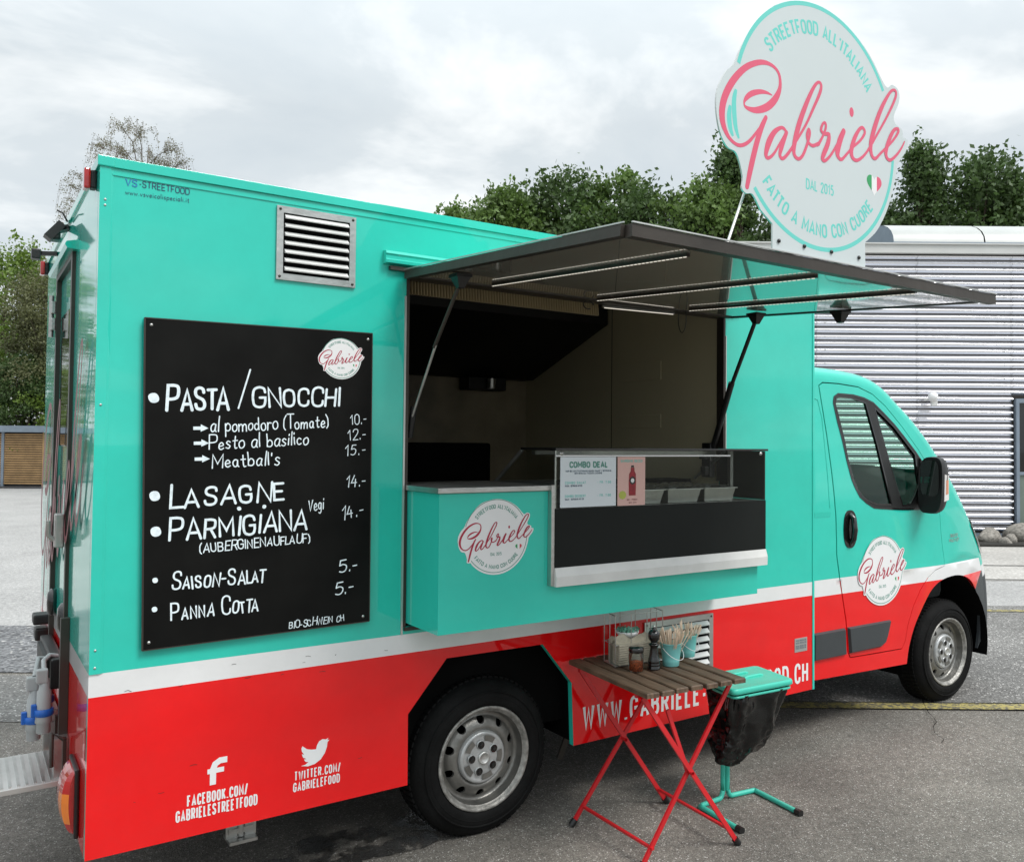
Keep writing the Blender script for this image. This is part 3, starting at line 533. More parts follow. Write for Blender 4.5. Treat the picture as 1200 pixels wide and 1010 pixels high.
# barrel roof light
b = MB(); sA, sB, dA, dB_, zA = 6.9, 14.5, WD+1.2, WD+4.2, 5.60; n = 14
arc = [((dA+dB_)/2-math.cos(math.pi*k/n)*(dB_-dA)/2, zA+0.42+math.sin(math.pi*k/n)*0.62) for k in range(n+1)]
for a, b_ in zip([sA+1.9*i for i in range(4)], [sA+1.9*(i+1)-0.03 for i in range(4)]):
    m_ = MB(); m_.add([F(a, d, z) for d, z in arc]+[F(b_, d, z) for d, z in arc], [(k, n+1+k, n+2+k, k+1) for k in range(n)], smooth=True); rl = m_.build('roof_light_panel', 'roof_light', hall)
b = MB(); b.add([F(sA+0.02, d, z) for d, z in arc], [list(range(n+1))]); fb(b, sA-0.02, sB, dA-0.02, dB_+0.02, zA, zA+0.42); b.build('roof_light_upstand', 'bluegrey', hall)
# door / window at the right
dr = MB(); fb(dr, 8.76, 8.82, WD-0.04, WD+0.06, 0.1, 2.72); fb(dr, 8.82, 10.17, WD-0.04, WD+0.06, 2.64, 2.72); fb(dr, 10.11, 10.17, WD-0.04, WD+0.06, 0.1, 2.64); fb(dr, 8.82, 10.11, WD-0.03, WD+0.05, 1.26, 1.32)
fr = dr.build('door_frame', 'bluegrey', hall)
b = MB(); fb(b, 8.82, 10.11, WD+0.0, WD+0.04, 1.32, 2.64); b.build('pane', 'glass_dark', fr)
b = MB(); fb(b, 8.82, 10.11, WD+0.0, WD+0.04, 0.1, 1.26); b.build('lower_panel', 'frame_green', fr)
# round white lamp on the wall
lamp = thing('wall_lamp', 'small white round lamp fixed to the corrugated wall above the cab', 'lamp', tuple(F(7.12, WD-0.1, 2.72)))
b = MB(); p = F(7.12, WD-0.14, 2.74); b.lathe([(0.001, -.09), (.05, -.08), (.085, -.04), (.095, 0), (.085, .04), (.05, .08), (.001, .09)], p, 'z', 16); b.build('globe', 'decal_white', lamp)
b = MB(); b.bar(F(7.17, WD-0.03, 2.62), F(7.15, WD-0.15, 2.62), .10, .10); b.bar(F(7.0, WD-0.02, 2.68), F(7.12, WD-0.05, 2.70), .03, .03); b.build('bracket', 'white_metal', lamp)
# stones along the wall
def stone_mesh(seed):
    r = random.Random(seed); bm = bmesh.new(); bmesh.ops.create_icosphere(bm, subdivisions=3, radius=1)
    dirs = [(Vector((r.gauss(0, 1), r.gauss(0, 1), r.gauss(0, 1))).normalized(), r.uniform(0.55, 0.9)) for _ in range(9)]
    for v in bm.verts:
        n0 = v.co.normalized(); k = 1.0
        for d, h in dirs:
            dd = n0.dot(d)
            if dd > h: k = min(k, h/dd+0.03)
        v.co = n0*k*(1+0.03*math.sin(7*n0.x+seed)*math.sin(5*n0.y))
    for f in bm.faces: f.smooth = True
    me = bpy.data.meshes.new('stone'); bm.to_mesh(me); bm.free(); me.materials.append(M['stone']); return me
sm = [stone_mesh(k) for k in range(4)]
sd_ = random.Random(5)
specs = [(6.3, .2), (6.75, .26), (7.15, .2), (7.55, .27), (7.98, .24), (8.32, .16), (8.62, .29), (9.12, .25), (9.5, .2), (9.85, .3), (10.3, .22), (8.95, .15), (8.15, .12), (10.7, .26)]
BL = ['grey boulder hidden behind the truck nose, leftmost of the row', 'large grey boulder just behind the truck nose', 'small boulder at the front tip of the truck nose', 'large round boulder, first clear of the truck nose', 'grey brown boulder second from the truck nose', 'small flat boulder between two large ones under the cladding end', 'largest boulder, below the corner between cladding and door', 'boulder under the left half of the glass door', 'smaller boulder under the glass door, near the right frame edge', 'large boulder right of the frame edge under the door', 'boulder beyond the right frame edge', 'little stone lying in front of the boulders under the door', 'little stone lying in front of the boulders near the cladding end', 'last boulder beyond the right end of the door']
for i, (s, r_) in enumerate(specs):
    o = bpy.data.objects.new('boulder', sm[i % 4]); C.objects.link(o); d_ = WD-0.42+sd_.uniform(-.10, .12)-(0.28 if r_ < .17 else 0)
    o.location = F(s, d_, r_*0.5); o.scale = (r_*1.05, r_*0.85, r_*0.78); o.rotation_euler = (sd_.uniform(-.3, .3), sd_.uniform(-.3, .3), sd_.uniform(0, 6))
    tag(o, BL[i], 'boulder', 'boulders along the foot of the corrugated wall')
b = MB(); fb(b, S0, S1, WD-1.1, WD-0.01, 0.0, 0.05); g = b.build('gravel_bed', 'soil'); tag(g, kind='structure')

# ------------------------------------------------------------------ slatted shed far left
shed = thing('slatted_shed', 'low shed of honey coloured horizontal wooden slats under a flat dark roof, far left', 'shed', tuple(F(-20, 32, 0)))
def sb(s0, s1, d0, d1, z0, z1, nm, m, parent=shed, bev=0):
    b = MB(); fb(b, s0, s1, d0, d1, z0, z1); return b.build(nm, m, parent)
sb(-27, -18.8, 31.9, 36, 2.10, 2.22, 'roof', 'dark_roof'); sb(-27, -18.8, 31.86, 31.895, 2.06, 2.30, 'roof_edge', 'bluegrey')
sb(-27, -19.05, 32.25, 35.6, 0.0, 2.09, 'inner_wall', 'dark_roof')
for s in (-26.6, -24.1, -22.35, -20.63, -19.1):
    sb(s-0.05, s+0.05, 32.06, 32.16, 0, 2.09, 'post', 'bluegrey' if s < -20 and s > -21 else 'slat_wood')
for z in range(22):
    for a, b_ in ((-26.55, -24.15), (-24.05, -22.4), (-22.3, -20.69), (-20.57, -19.15)):
        sb(a, b_, 32.08, 32.11, 0.14+z*0.086, 0.14+z*0.086+0.055, 'slat', 'slat_wood')
sb(-27, -18.9, 31.6, 32.0, 0, 0.06, 'base_strip', 'dark_roof')

# ------------------------------------------------------------------ trees
def quads_mesh(name, cen, nrm_rand, size, m, seed, aspect=0.6):
    r = np.random.default_rng(seed); n = len(cen)
    a = r.normal(size=(n, 3)); a /= np.linalg.norm(a, axis=1)[:, None]; c = r.normal(size=(n, 3)); b = np.cross(a, c); b /= np.linalg.norm(b, axis=1)[:, None]
    sz = size*r.uniform(0.6, 1.3, size=(n, 1))
    v = np.stack([cen-a*sz, cen+b*sz*aspect, cen+a*sz, cen-b*sz*aspect], axis=1).reshape(-1, 3)
    me = bpy.data.meshes.new(name); me.vertices.add(4*n); me.vertices.foreach_set('co', v.astype(np.float32).ravel())
    me.loops.add(4*n); me.loops.foreach_set('vertex_index', np.arange(4*n, dtype=np.int32)); me.polygons.add(n)
    me.polygons.foreach_set('loop_start', np.arange(0, 4*n, 4, dtype=np.int32)); me.polygons.foreach_set('loop_total', np.full(n, 4, dtype=np.int32)); me.update(); me.validate()
    me.materials.append(M[m]); return me
def tree_meshes(h, w, seed, leafm, n_clump=70, per=170, crown_lo=0.22, leaf=0.09, clump=0.62, shape='round', barkm='bark', twig=0):
    r = np.random.default_rng(seed); cl = []
    while len(cl) < n_clump:
        t = r.uniform(0, 1); z = h*(crown_lo+(1-crown_lo)*t)
        if shape == 'round': env = math.sqrt(max(0, 1-((t-0.42)/0.6)**2))
        elif shape == 'cone': env = (1-t)**0.75*0.9+0.08
        else: env = math.sqrt(max(0, 1-((t-0.5)/0.52)**2))
        env *= (1+0.18*math.sin(3*t*6+seed))
        a = r.uniform(0, 2*math.pi); rad = w/2*env*math.sqrt(r.uniform(0.12, 1.0)); cl.append((rad*math.cos(a), rad*math.sin(a), z))
    cl = np.array(cl); sz = clump*r.uniform(0.55, 1.25, size=n_clump)*(0.75+0.25*w/5)
    cen = np.concatenate([cl[i]+r.normal(size=(int(per*sz[i]/clump), 3))*np.array([0.62, 0.62, 0.46])*sz[i] for i in range(n_clump)])
    # leafy shoots sticking out of the outline
    ex_ = []
    for i in range(n_clump):
        d = cl[i]-np.array([0, 0, h*0.45]); d = d/np.linalg.norm(d)+np.array([0, 0, 0.55]); d += r.normal(size=3)*0.35; d /= np.linalg.norm(d)
        L = sz[i]*r.uniform(0.9, 2.0); k = int(26*L)
        ex_.append(cl[i]+d*np.linspace(0.2, 1, k)[:, None]*L+r.normal(size=(k, 3))*0.09)
    cen = np.concatenate([cen]+ex_)
    lm = quads_mesh('crown', cen, 0, leaf, leafm, seed)
    b = MB(); b.tube([(0, 0, 0), (0.05, 0.02, h*0.3), (0, 0.05, h*0.6), (0.02, 0, h*0.88)], [h*0.02, h*0.015, h*0.009, h*0.003], 8)
    for i in range(0, n_clump, 2):
        z0 = max(h*crown_lo*0.8, cl[i][2]*0.62); p0 = Vector((0.02, 0.03, z0)); p1 = Vector(cl[i]); mid = p0.lerp(p1, 0.5)+Vector((0, 0, -0.1*(p1-p0).length))
        b.tube([p0, mid, p1], [h*0.005, h*0.003, 0.012], 5, caps=False)
    me = bpy.data.meshes.new('trunk'); me.from_pydata(b.v, [], b.f); me.materials.append(M[barkm]); me.polygons.foreach_set('use_smooth', [True]*len(b.f)); me.update()
    return lm, me
def place_tree(meshes, loc, label, group=None, rz=0, name='broadleaf_tree', sc=1.0):
    t = thing(name, label, 'tree', tuple(loc), group); t.rotation_euler.z = rz; t.scale = (sc, sc, sc)
    for nm, me in (('crown', meshes[0]), ('trunk', meshes[1])):
        o = bpy.data.objects.new(nm, me); C.objects.link(o); o.parent = t
    return t
def S(u, D): return (u-655.4)/1013*D
ta = tree_meshes(12.0, 5.4, 3, 'leaf_mid', 80, 300, 0.15, 0.105, 0.58)
tb = tree_meshes(12.0, 4.6, 8, 'leaf_mid', 74, 300, 0.15, 0.105, 0.55, 'oval')
td = tree_meshes(12.0, 6.0, 12, 'leaf_dark', 90, 300, 0.12, 0.105, 0.60)
tcn = tree_meshes(12.2, 4.2, 21, 'leaf_dark', 100, 230, 0.08, 0.085, 0.50, 'cone')
G_ = 'trees in a row behind the warehouse roof'
row = [(480, 36, 8.8, ta, 0.3, 'small light green tree at the left end of the row above the truck roof'),
       (545, 34, 10.9, tb, 1.0, 'rounded green tree with airy top, first whose top clears the truck roof'),
       (600, 33, 11.2, ta, 2.2, 'bushy green tree just left of the open hatch peak'),
       (655, 34, 12.0, td, 0.5, 'broad tree with two pointed tops behind the hatch'),
       (718, 33, 11.9, tb, 4.0, 'tall slim green tree directly above the hatch corner'),
       (770, 32, 11.0, td, 5.1, 'dark green tree right of the hatch corner'),
       (815, 30, 10.6, ta, 3.3, 'dense green tree between hatch corner and round sign'),
       (862, 30, 11.9, tcn, 0.2, 'pointed dark tree partly behind the left edge of the round sign'),
       (930, 31, 10.6, td, 1.9, 'dark tree hidden mostly behind the round sign'),
       (1010, 32, 10.9, td, 2.9, 'dark tree showing under the right edge of the round sign'),
       (1082, 31, 12.2, tcn, 1.1, 'pointed conical tree just right of the round sign'),
       (1140, 32, 12.2, td, 0.9, 'broad dark tree above the barrel roof light'),
       (1185, 33, 11.6, ta, 2.4, 'broad green tree at the right edge above the warehouse'),
       (1262, 32, 12.0, td, 4.4, 'dark tree beyond the right edge of the warehouse roof')]
for u, D, h, me, rz, lab in row:
    place_tree(me, F(S(u, D), D, 0), lab, G_, rz, sc=h/12.0)
tl = tree_meshes(10.2, 6.4, 31, 'leaf_lime', 110, 260, 0.10, 0.09, 0.66)
tw = tree_meshes(8.6, 4.0, 37, 'leaf_olive', 130, 420, 0.05, 0.055, 0.62, 'oval')
place_tree(tl, F(S(2, 39), 39), 'bright yellow green tree behind the shed at the left edge', None, 0.4)
place_tree(tl, F(S(-120, 40), 40), 'yellow green tree left of the shed, beyond the frame edge', None, 2.4, sc=1.05)
place_tree(tw, F(S(66, 35.5), 35.5), 'olive green willow behind the slatted shed, beside the truck', None, 0.7, name='willow_tree')
place_tree(tw, F(S(-60, 38), 38), 'olive green willow at the far left beyond the frame edge', None, 2.7, name='willow_tree', sc=0.9)
place_tree(td, F(S(130, 40), 40), 'dark green tree behind the rear of the truck', None, 1.7, sc=0.72)
for i, (u, D, sc, lab) in enumerate(((-40, 34.5, 0.40, 'dark green hedge bush behind the left part of the shed'), (22, 34.3, 0.42, 'dark green bush behind the shed roof'), (75, 34.4, 0.45, 'dark green bush behind the right end of the shed'))):
    place_tree(td, F(S(u, D), D), lab, 'dark bushes behind the shed', i*1.3, name='dark_bush', sc=sc)
# flowering bush
fbm = tree_meshes(3.35, 2.4, 44, 'leaf_lime', 30, 90, 0.1, 0.06, 0.34)
fl = place_tree(fbm, F(S(33, 33.6), 33.6), 'light green bush with small white blossoms behind the shed roof', None, 0.0, name='flowering_bush')
r_ = np.random.default_rng(4); cen = np.array([0, 0, 2.9])+r_.normal(size=(60, 3))*np.array([0.9, 0.9, 0.28]); pm = quads_mesh('blossoms', cen, 0, 0.055, 'petal', 3, 0.9)
o = bpy.data.objects.new('blossoms', pm); C.objects.link(o); o.parent = fl
# tall sparse birch behind the truck box
def birch(loc, h, w, seed):
    r = random.Random(seed); t = thing('birch_tree', 'tall sparse birch with thin drooping brown twigs rising above the truck corner', 'tree', tuple(loc))
    b = MB(); b.tube([(0, 0, 0), (0.1, 0, h*.3), (0, 0.1, h*.62), (0.1, 0, h*.95)], [.2, .13, .05, .01], 8); cen = []
    for i in range(64):
        z0 = h*r.uniform(.35, .88); a = r.uniform(0, 6.283); L = w/2*r.uniform(.45, 1.05)*(1.15-0.45*z0/h)
        p0 = Vector((0, 0, z0)); p1 = p0+Vector((math.cos(a)*L*.55, math.sin(a)*L*.55, L*.7)); p2 = p0+Vector((math.cos(a)*L, math.sin(a)*L, L*.75))
        if p2.z > h: p2.z = h-r.uniform(0, .5)
        b.tube([p0, p1, p2], [.022, .013, .006], 4, caps=False)
        for j in range(13):
            f_ = r.uniform(.35, 1); q = p1.lerp(p2, f_) if f_ > .5 else p0.lerp(p1, f_*2); a2 = a+r.gauss(0, .9); l2 = r.uniform(.5, 1.1)
            e1 = q+Vector((math.cos(a2)*l2*.5, math.sin(a2)*l2*.5, r.uniform(0, .35))); e2 = e1+Vector((math.cos(a2)*.15, math.sin(a2)*.15, -r.uniform(.3, 1.1)))
            b.tube([q, e1, e2], [.006, .004, .003], 3, caps=False)
            for k in range(r.randint(26, 60)): 
                g_ = r.random(); pt = (q.lerp(e1, g_*2) if g_ < .5 else e1.lerp(e2, g_*2-1)); cen.append(pt+Vector((r.gauss(0, .05), r.gauss(0, .05), r.gauss(0, .05))))
    for i in range(12):     # denser leafy patches
        c0 = Vector((r.uniform(-.2, .45)*w*ex*0.6, r.uniform(-.2, .45)*w*ey*0.6, h*r.uniform(.66, .86)))
        cen += [c0+Vector((r.gauss(0, .35), r.gauss(0, .35), r.gauss(0, .28))) for _ in range(700)]
    me = quads_mesh('crown', np.array([tuple(c) for c in cen]), 0, .024, 'leaf_birch', seed); o = bpy.data.objects.new('crown', me); C.objects.link(o); o.parent = t
    me = bpy.data.meshes.new('trunk'); me.from_pydata(b.v, [], b.f); me.materials.append(M['birch_bark']); me.update(); o = bpy.data.objects.new('trunk', me); C.objects.link(o); o.parent = t
birch(F(S(163, 28), 28), 12.0, 5.4, 17)

# unseen trees; those behind the camera are added to darken reflections in paint and glass
for i, (s_, d_, me, sc_) in enumerate(((-30, -14, ta, .8), (-21, -20, td, .85), (-12, -24, tb, .8), (-3, -26, td, .8), (6, -25, ta, .75), (14, -21, tb, .85), (22, -15, td, .8), (-34, -4, tb, .8), (-36, 8, td, .8), (-34, 20, ta, .85))):
    place_tree(me, F(s_, d_), ['unseen tree added for reflections, far left of the photographer', 'dark tree added for reflections, behind the photographer to the left', 'green tree added for reflections, behind the photographer, left of centre', 'dark tree added for reflections, straight behind the photographer', 'bushy tree added for reflections, behind the photographer, right of centre', 'slim tree added for reflections, behind the photographer to the right', 'dark tree added for reflections, far behind on the right side of the yard', 'green tree at the left side of the yard, level with the photographer', 'dark tree at the left side of the yard, mirrored in the rear of the truck', 'bushy tree at the left side of the yard beyond the shed'][i], 'trees round the yard', i*1.1, sc=sc_*(.62 if d_ < -10 else 1))
# ------------------------------------------------------------------ food truck: box body
L, W, ZB0, ZS0, ZS1, ZTOP = 3.825, 2.09, 0.334, 0.888, 0.968, 2.772
truck = thing('food_truck', 'turquoise and red food truck with open serving hatch, white stripe and round logos', 'food truck', (2.0, 1.0, 0))
def side(y): return lambda x, z, l=0: (x, y-l, z)
def plate(polys, holes, y0, y1, name, mats, mis, wall_mi, parent=truck, swap=False):
    b = MB()
    for poly, mi in zip(polys, mis):
        V, T = tri2d(poly, holes); m3 = (lambda a, y, c: (y, a, c)) if swap else (lambda a, y, c: (a, y, c))
        b.add([m3(x, y0, z) for x, z in V], T, mi); b.add([m3(x, y1, z) for x, z in V], [t[::-1] for t in T], mi)
        n = len(poly); b.add([m3(x, y0, z) for x, z in poly]+[m3(x, y1, z) for x, z in poly], [(i, (i+1) % n, n+(i+1) % n, n+i) for i in range(n)], wall_mi)
    for h in holes:
        n = len(h); b.add([(x, y0, z) for x, z in h]+[(x, y1, z) for x, z in h], [(i, (i+1) % n, n+(i+1) % n, n+i) for i in range(n)], wall_mi)
    return b.build(name, mats, parent)
OPX0, OPX1, OPZ0, OPZ1 = 1.178, 3.068, 1.000, 2.490
X0 = 0.038
opening = [(OPX0, OPZ0), (OPX1, OPZ0), (OPX1, OPZ1), (OPX0, OPZ1)]
arch = [(1.202, ZB0), (1.200, 0.630), (1.380, 0.841), (1.883, 0.839), (2.052, 0.634), (2.065, ZB0)]
plate([[(X0, ZS1), (L, ZS1), (L, ZTOP-0.036), (X0, ZTOP-0.036)]], [opening], 0, 0.035, 'side_panel', ['teal'], [0], 0)
plate([[(0.0, ZS0), (L, ZS0), (L, ZS1), (0.0, ZS1)]], [], 0, 0.035, 'side_stripe', ['white'], [0], 0)
plate([[(0, ZB0)]+arch+[(L, ZB0), (L, ZS0), (0, ZS0)]], [], 0, 0.032, 'lower_skirt', ['red', 'teal'], [0], 1)
plate([[(0, ZS1), (L, ZS1), (L, ZTOP-0.036), (0, ZTOP-0.036)], [(0, ZS0), (L, ZS0), (L, ZS1), (0, ZS1)], [(0, ZB0), (L, ZB0), (L, ZS0), (0, ZS0)]], [], W-0.035, W, 'far_side_panel', ['teal', 'white', 'red'], [0, 1, 2], 0)
# corner and roof profiles
b = MB(); b.tube([(0.030, 0.022, ZS1), (0.030, 0.022, ZTOP-0.03)], 0.0265, 16); b.box(-0.0, 0.034, -0.005, 0.03, ZS1, ZTOP-0.036); b.build('corner_profile', 'teal', truck)
b = MB(); b.box(-0.004, L, -0.008, 0.05, ZTOP-0.035, ZTOP, bev=0.0015); b.box(-0.004, L, W-0.05, W+0.010, ZTOP-0.035, ZTOP, bev=0.006); b.box(-0.008, 0.045, -0.0115, W+0.0115, ZTOP-0.036, ZTOP+0.002, bev=0.004); b.box(X0+0.001, L-0.001, -0.0035, 0, ZTOP-0.062, ZTOP-0.056); b.build('roof_profile', 'teal', truck)
b = MB(); b.box(0.045, L-0.005, 0.05, W-0.05, ZTOP-0.05, ZTOP-0.012); b.build('roof', 'white', truck)
b = MB(); b.box(L-0.012, L+0.004, -0.004, 0.03, ZB0, ZTOP-0.04); b.build('front_edge_profile', 'teal', truck)
b = MB(); b.box(L-0.03, L-0.001, 0.035, W-0.035, ZS0, ZTOP-0.05); b.box(L-0.03, L-0.001, 0.035, W-0.035, ZB0, ZS0-0.001, 1); b.build('front_bulkhead', ['teal', 'red'], truck)
# rear wall x = 0
DY0, DY1, DZ0, DZ1 = 0.70, 1.41, 0.46, 2.58
def rear_plate(z0, z1, mi, b):
    for y0, y1 in ((0.035, DY0), (DY1, W-0.035)): b.box(0.0, 0.03, y0, y1, z0, z1, mi)
b = MB(); rear_plate(ZS1, DZ1, 0, b); b.box(0, 0.03, 0.035, W-0.035, DZ1, ZTOP-0.036, 0); rear_plate(ZS0, ZS1, 1, b); rear_plate(ZB0, ZS0, 2, b); b.box(0, 0.03, DY0, DY1, ZB0, DZ0, 2)
b.build('rear_wall', ['teal', 'white', 'red'], truck)
b = MB()
b.box(0.006, 0.028, DY0+.045, DY1-.045, ZS1, DZ1-.045, 0); b.box(0.006, 0.028, DY0+.045, DY1-.045, ZS0, ZS1, 1); b.box(0.006, 0.028, DY0+.045, DY1-.045, DZ0+.03, ZS0, 2)
door = b.build('rear_door', ['teal', 'white', 'red'], truck)
b = MB()
for y in (DY0, DY1-.045): b.box(-0.014, 0.03, y, y+.045, DZ0, DZ1)
b.box(-0.014, 0.03, DY0+.045, DY1-.045, DZ1-.045, DZ1); b.box(-0.014, 0.03, DY0+.045, DY1-.045, DZ0, DZ0+.03); b.build('door_frame', 'dark_metal', door)
b = MB(); b.box(0.0, 0.007, DY0+.14, DY1-.14, 1.75, 2.35, bev=.003); b.build('door_window', 'glass_dark', door)
b = MB(); b.box(-0.035, -0.014, DY1-.03, DY1+.05, 2.30, 2.36, bev=.005); b.box(-0.035, -0.014, DY1-.03, DY1+.05, 2.38, 2.44, bev=.005); b.tube([(-.03, DY1+.01, 2.27), (-.03, DY1+.01, 2.47)], .012); b.build('hinge', 'steel', door)
b = MB(); b.box(-0.05, -0.014, DY0+.05, DY0+.10, 1.33, 1.47, bev=.006); b.tube([(-.05, DY0+.075, 1.36), (-.07, DY0+.075, 1.38), (-.07, DY0+.075, 1.44)], .010); b.build('handle', 'steel', door)
for z, y in ((1.02, 1.30), (1.03, 0.80)):
    b = MB(); b.lathe([(.001, -.035), (.03, -.033), (.045, -.02), (.045, 0), (.001, 0)], (0.004, y, z), 'x', 20, scale=(1, 1.4)); b.build('door_buffer', 'gloss_black', door)
b = MB(); b.add([(0.0, DY0-.05, 2.60), (-0.040, DY0-.05, 2.590), (-0.046, DY0-.05, 2.578), (-.038, DY0-.05, 2.562), (0, DY0-.05, 2.56), (0.0, DY1+.05, 2.60), (-0.040, DY1+.05, 2.590), (-0.046, DY1+.05, 2.578), (-.038, DY1+.05, 2.562), (0, DY1+.05, 2.56)], [(0, 1, 6, 5), (1, 2, 7, 6), (2, 3, 8, 7), (3, 4, 9, 8), (0, 4, 3, 2, 1), (5, 6, 7, 8, 9)]); b.build('drip_rail', 'teal', truck)
for y in (0.07, W-0.06):
    b = MB(); b.box(-0.020, 0.0, y, y+.045, 2.672, 2.738, bev=.006); k = b.build('marker_lamp_base', 'black', truck)
    b = MB(); b.box(-0.042, -0.020, y-.006, y+.048, 2.668, 2.742, bev=.007); b.build('marker_lamp_lens', 'tail_red', k)
# reversing camera on a bracket
b = MB(); b.bar((-0.0, 1.0, 2.72), (-0.06, 1.02, 2.70), .05, .02); b.bar((-0.03, 1.0, 2.73), (-0.085, 1.0, 2.66), .07, .035); b.tube([(-.01, .98, 2.74), (-.03, .97, 2.775), (-.05, .98, 2.785)], .004); b.box(-0.085, -0.035, .97, 1.05, 2.655, 2.695, bev=.010); b.build('reversing_camera', 'black', truck)
b = MB(); b.bar((0, 1.55, 2.70), (-.09, 1.6, 2.70), .02, .02); b.box(-.11, -.07, 1.57, 1.63, 2.67, 2.72, bev=.006); b.build('reversing_camera_arm', 'black', truck)
# upright bumper bar, latch, cable, plate holder
b = MB(); b.box(-0.032, -0.001, 0.61, 0.645, 0.36, 1.06); b.build('rear_upright', 'dark_metal', truck)
b = MB(); b.box(-.055, -.001, 1.00, 1.58, .55, .60); b.box(-.055, -.012, 1.52, 1.58, .36, .55); b.box(-.055, -.012, .98, 1.04, .36, .55); b.build('rear_bumper_beam', 'steel', truck)
b = MB(); b.box(-.05, -.001, .80, 1.36, .735, .86, bev=.008); b.box(-.065, -.05, .86, 1.30, .75, .845); b.build('plate_holder', 'black', truck)
b = MB(); b.box(-.06, -.001, 1.52, 1.62, .80, .86, bev=.01); b.box(-.07, -.001, 1.50, 1.60, .88, .93, bev=.01); b.build('latch', 'black', truck)
for y in (0.19, W-0.36):
    b = MB(); prof = smooth_pts([(0, .352), (-.030, .362), (-.052, .41), (-.060, .47), (-.052, .535), (-.028, .575), (0, .585)], 4); n = len(prof)
    def tl_sec(ys, k): return [(x*k, ys, z) for x, z in prof]
    secs = [(y, .55), (y+.02, .9), (y+.06, 1.0), (y+.12, 1.0), (y+.155, .9), (y+.175, .5)]
    vs = [v for ys, k in secs for v in tl_sec(ys, k)]
    for j in range(len(secs)-1):
        for i in range(n-1):
            zz_ = prof[i][1]; b.add([vs[j*n+i], vs[j*n+i+1], vs[(j+1)*n+i+1], vs[(j+1)*n+i]], [(0, 1, 2, 3)], 1 if .39 < zz_ < .50 and j in (0, 1) else 0, True)
    b.add(tl_sec(y, .55), [list(range(n))]); b.add(tl_sec(y+.175, .5), [list(range(n))])
    bs = MB(); bs.box(-.016, -.0005, y-.015, y+.185, .345, .592, bev=.006); k = bs.build('tail_lamp_base', 'black', truck); b.build('tail_lamp_lens', ['tail_red', 'tail_orange'], k)
# fold-down step
b = MB(); b.box(-.265, -.012, .52, .93, .428, .450, bev=.003)
stp = b.build('entry_step', 'alu', truck)
for i in range(9):
    b = MB(); x = -.255+i*.0275; b.box(x, x+.010, .535, .915, .450, .4535); b.build('step_ridge', 'steel', stp)
b = MB(); b.bar((-.015, .56, .44), (-.015, .56, .60), .03, .012); b.bar((-.015, .90, .44), (-.015, .90, .60), .03, .012); b.tube([(-.02, .54, .60), (-.06, .54, .63), (-.06, .54, .50)], .008); b.build('step_bracket', 'dark_metal', stp, kind='stuff')
b = MB(); b.box(-.05, -.001, .56, .63, .43, .60); b.build('side_bracket', 'steel', truck)
# hanging power plugs
plugs = [(-.075, .74, .70, 1), (-.105, .80, .66, 0), (-.06, .90, .71, 1)]
for i, (x, y, z, q) in enumerate(plugs):
    b = MB(); b.lathe([(.001, .10), (.018, .10), (.020, .06), (.026, .05), (.027, -.02)], (x, y, z), 'z', 14); b.box(x-.03, x+.012, y-.02, y+.02, z+.085, z+.14, bev=.006); pl = b.build('power_plug', 'plug_grey', truck)
    b = MB(); b.lathe([(.028, -.02), (.036, -.022), (.037, -.045), (.030, -.05)], (x, y, z), 'z', 16); b.box(x-.045, x-.025, y-.012, y+.012, z-.05, z+.0, bev=.004); b.build('locking_ring', 'plug_blue', pl)
    b = MB(); b.lathe([(.029, -.05), (.031, -.075), (.026, -.078), (.026, -.115), (.021, -.12), (.001, -.12)], (x, y, z), 'z', 14); b.build('plug_cap', 'plug_grey', pl)
b = MB(); b.tube([(-.02, .86, .86), (-.05, .85, .87), (-.075, .80, .86), (-.075, .75, .82)], .010); b.tube([(-.02, .9, .84), (-.09, .86, .86), (-.105, .8, .80)], .010); b.build('power_cable', 'plug_grey', truck)
b = MB(); b.box(-.09, -.03, .98, 1.05, .60, .66, bev=.01); b.build('red_socket', 'tail_red', truck)
# vertical brand lettering across the rear
fnr = lambda x, z, l=0: (-0.0022-l, x, z)
b = MB()
for i, s in enumerate(SCRIPT):
    q = smooth_pts(s, 4); ribbon(b, [(1.05-a*.78, 1.55+c_*1.05) for a, c_, w_ in q], [w_*.85 for a, c_, w_ in q], lambda a, c_, i=i: (-0.0165-.0002*i, a, c_), 0, True)
b.build('rear_script_lettering', 'decal_brown', truck)

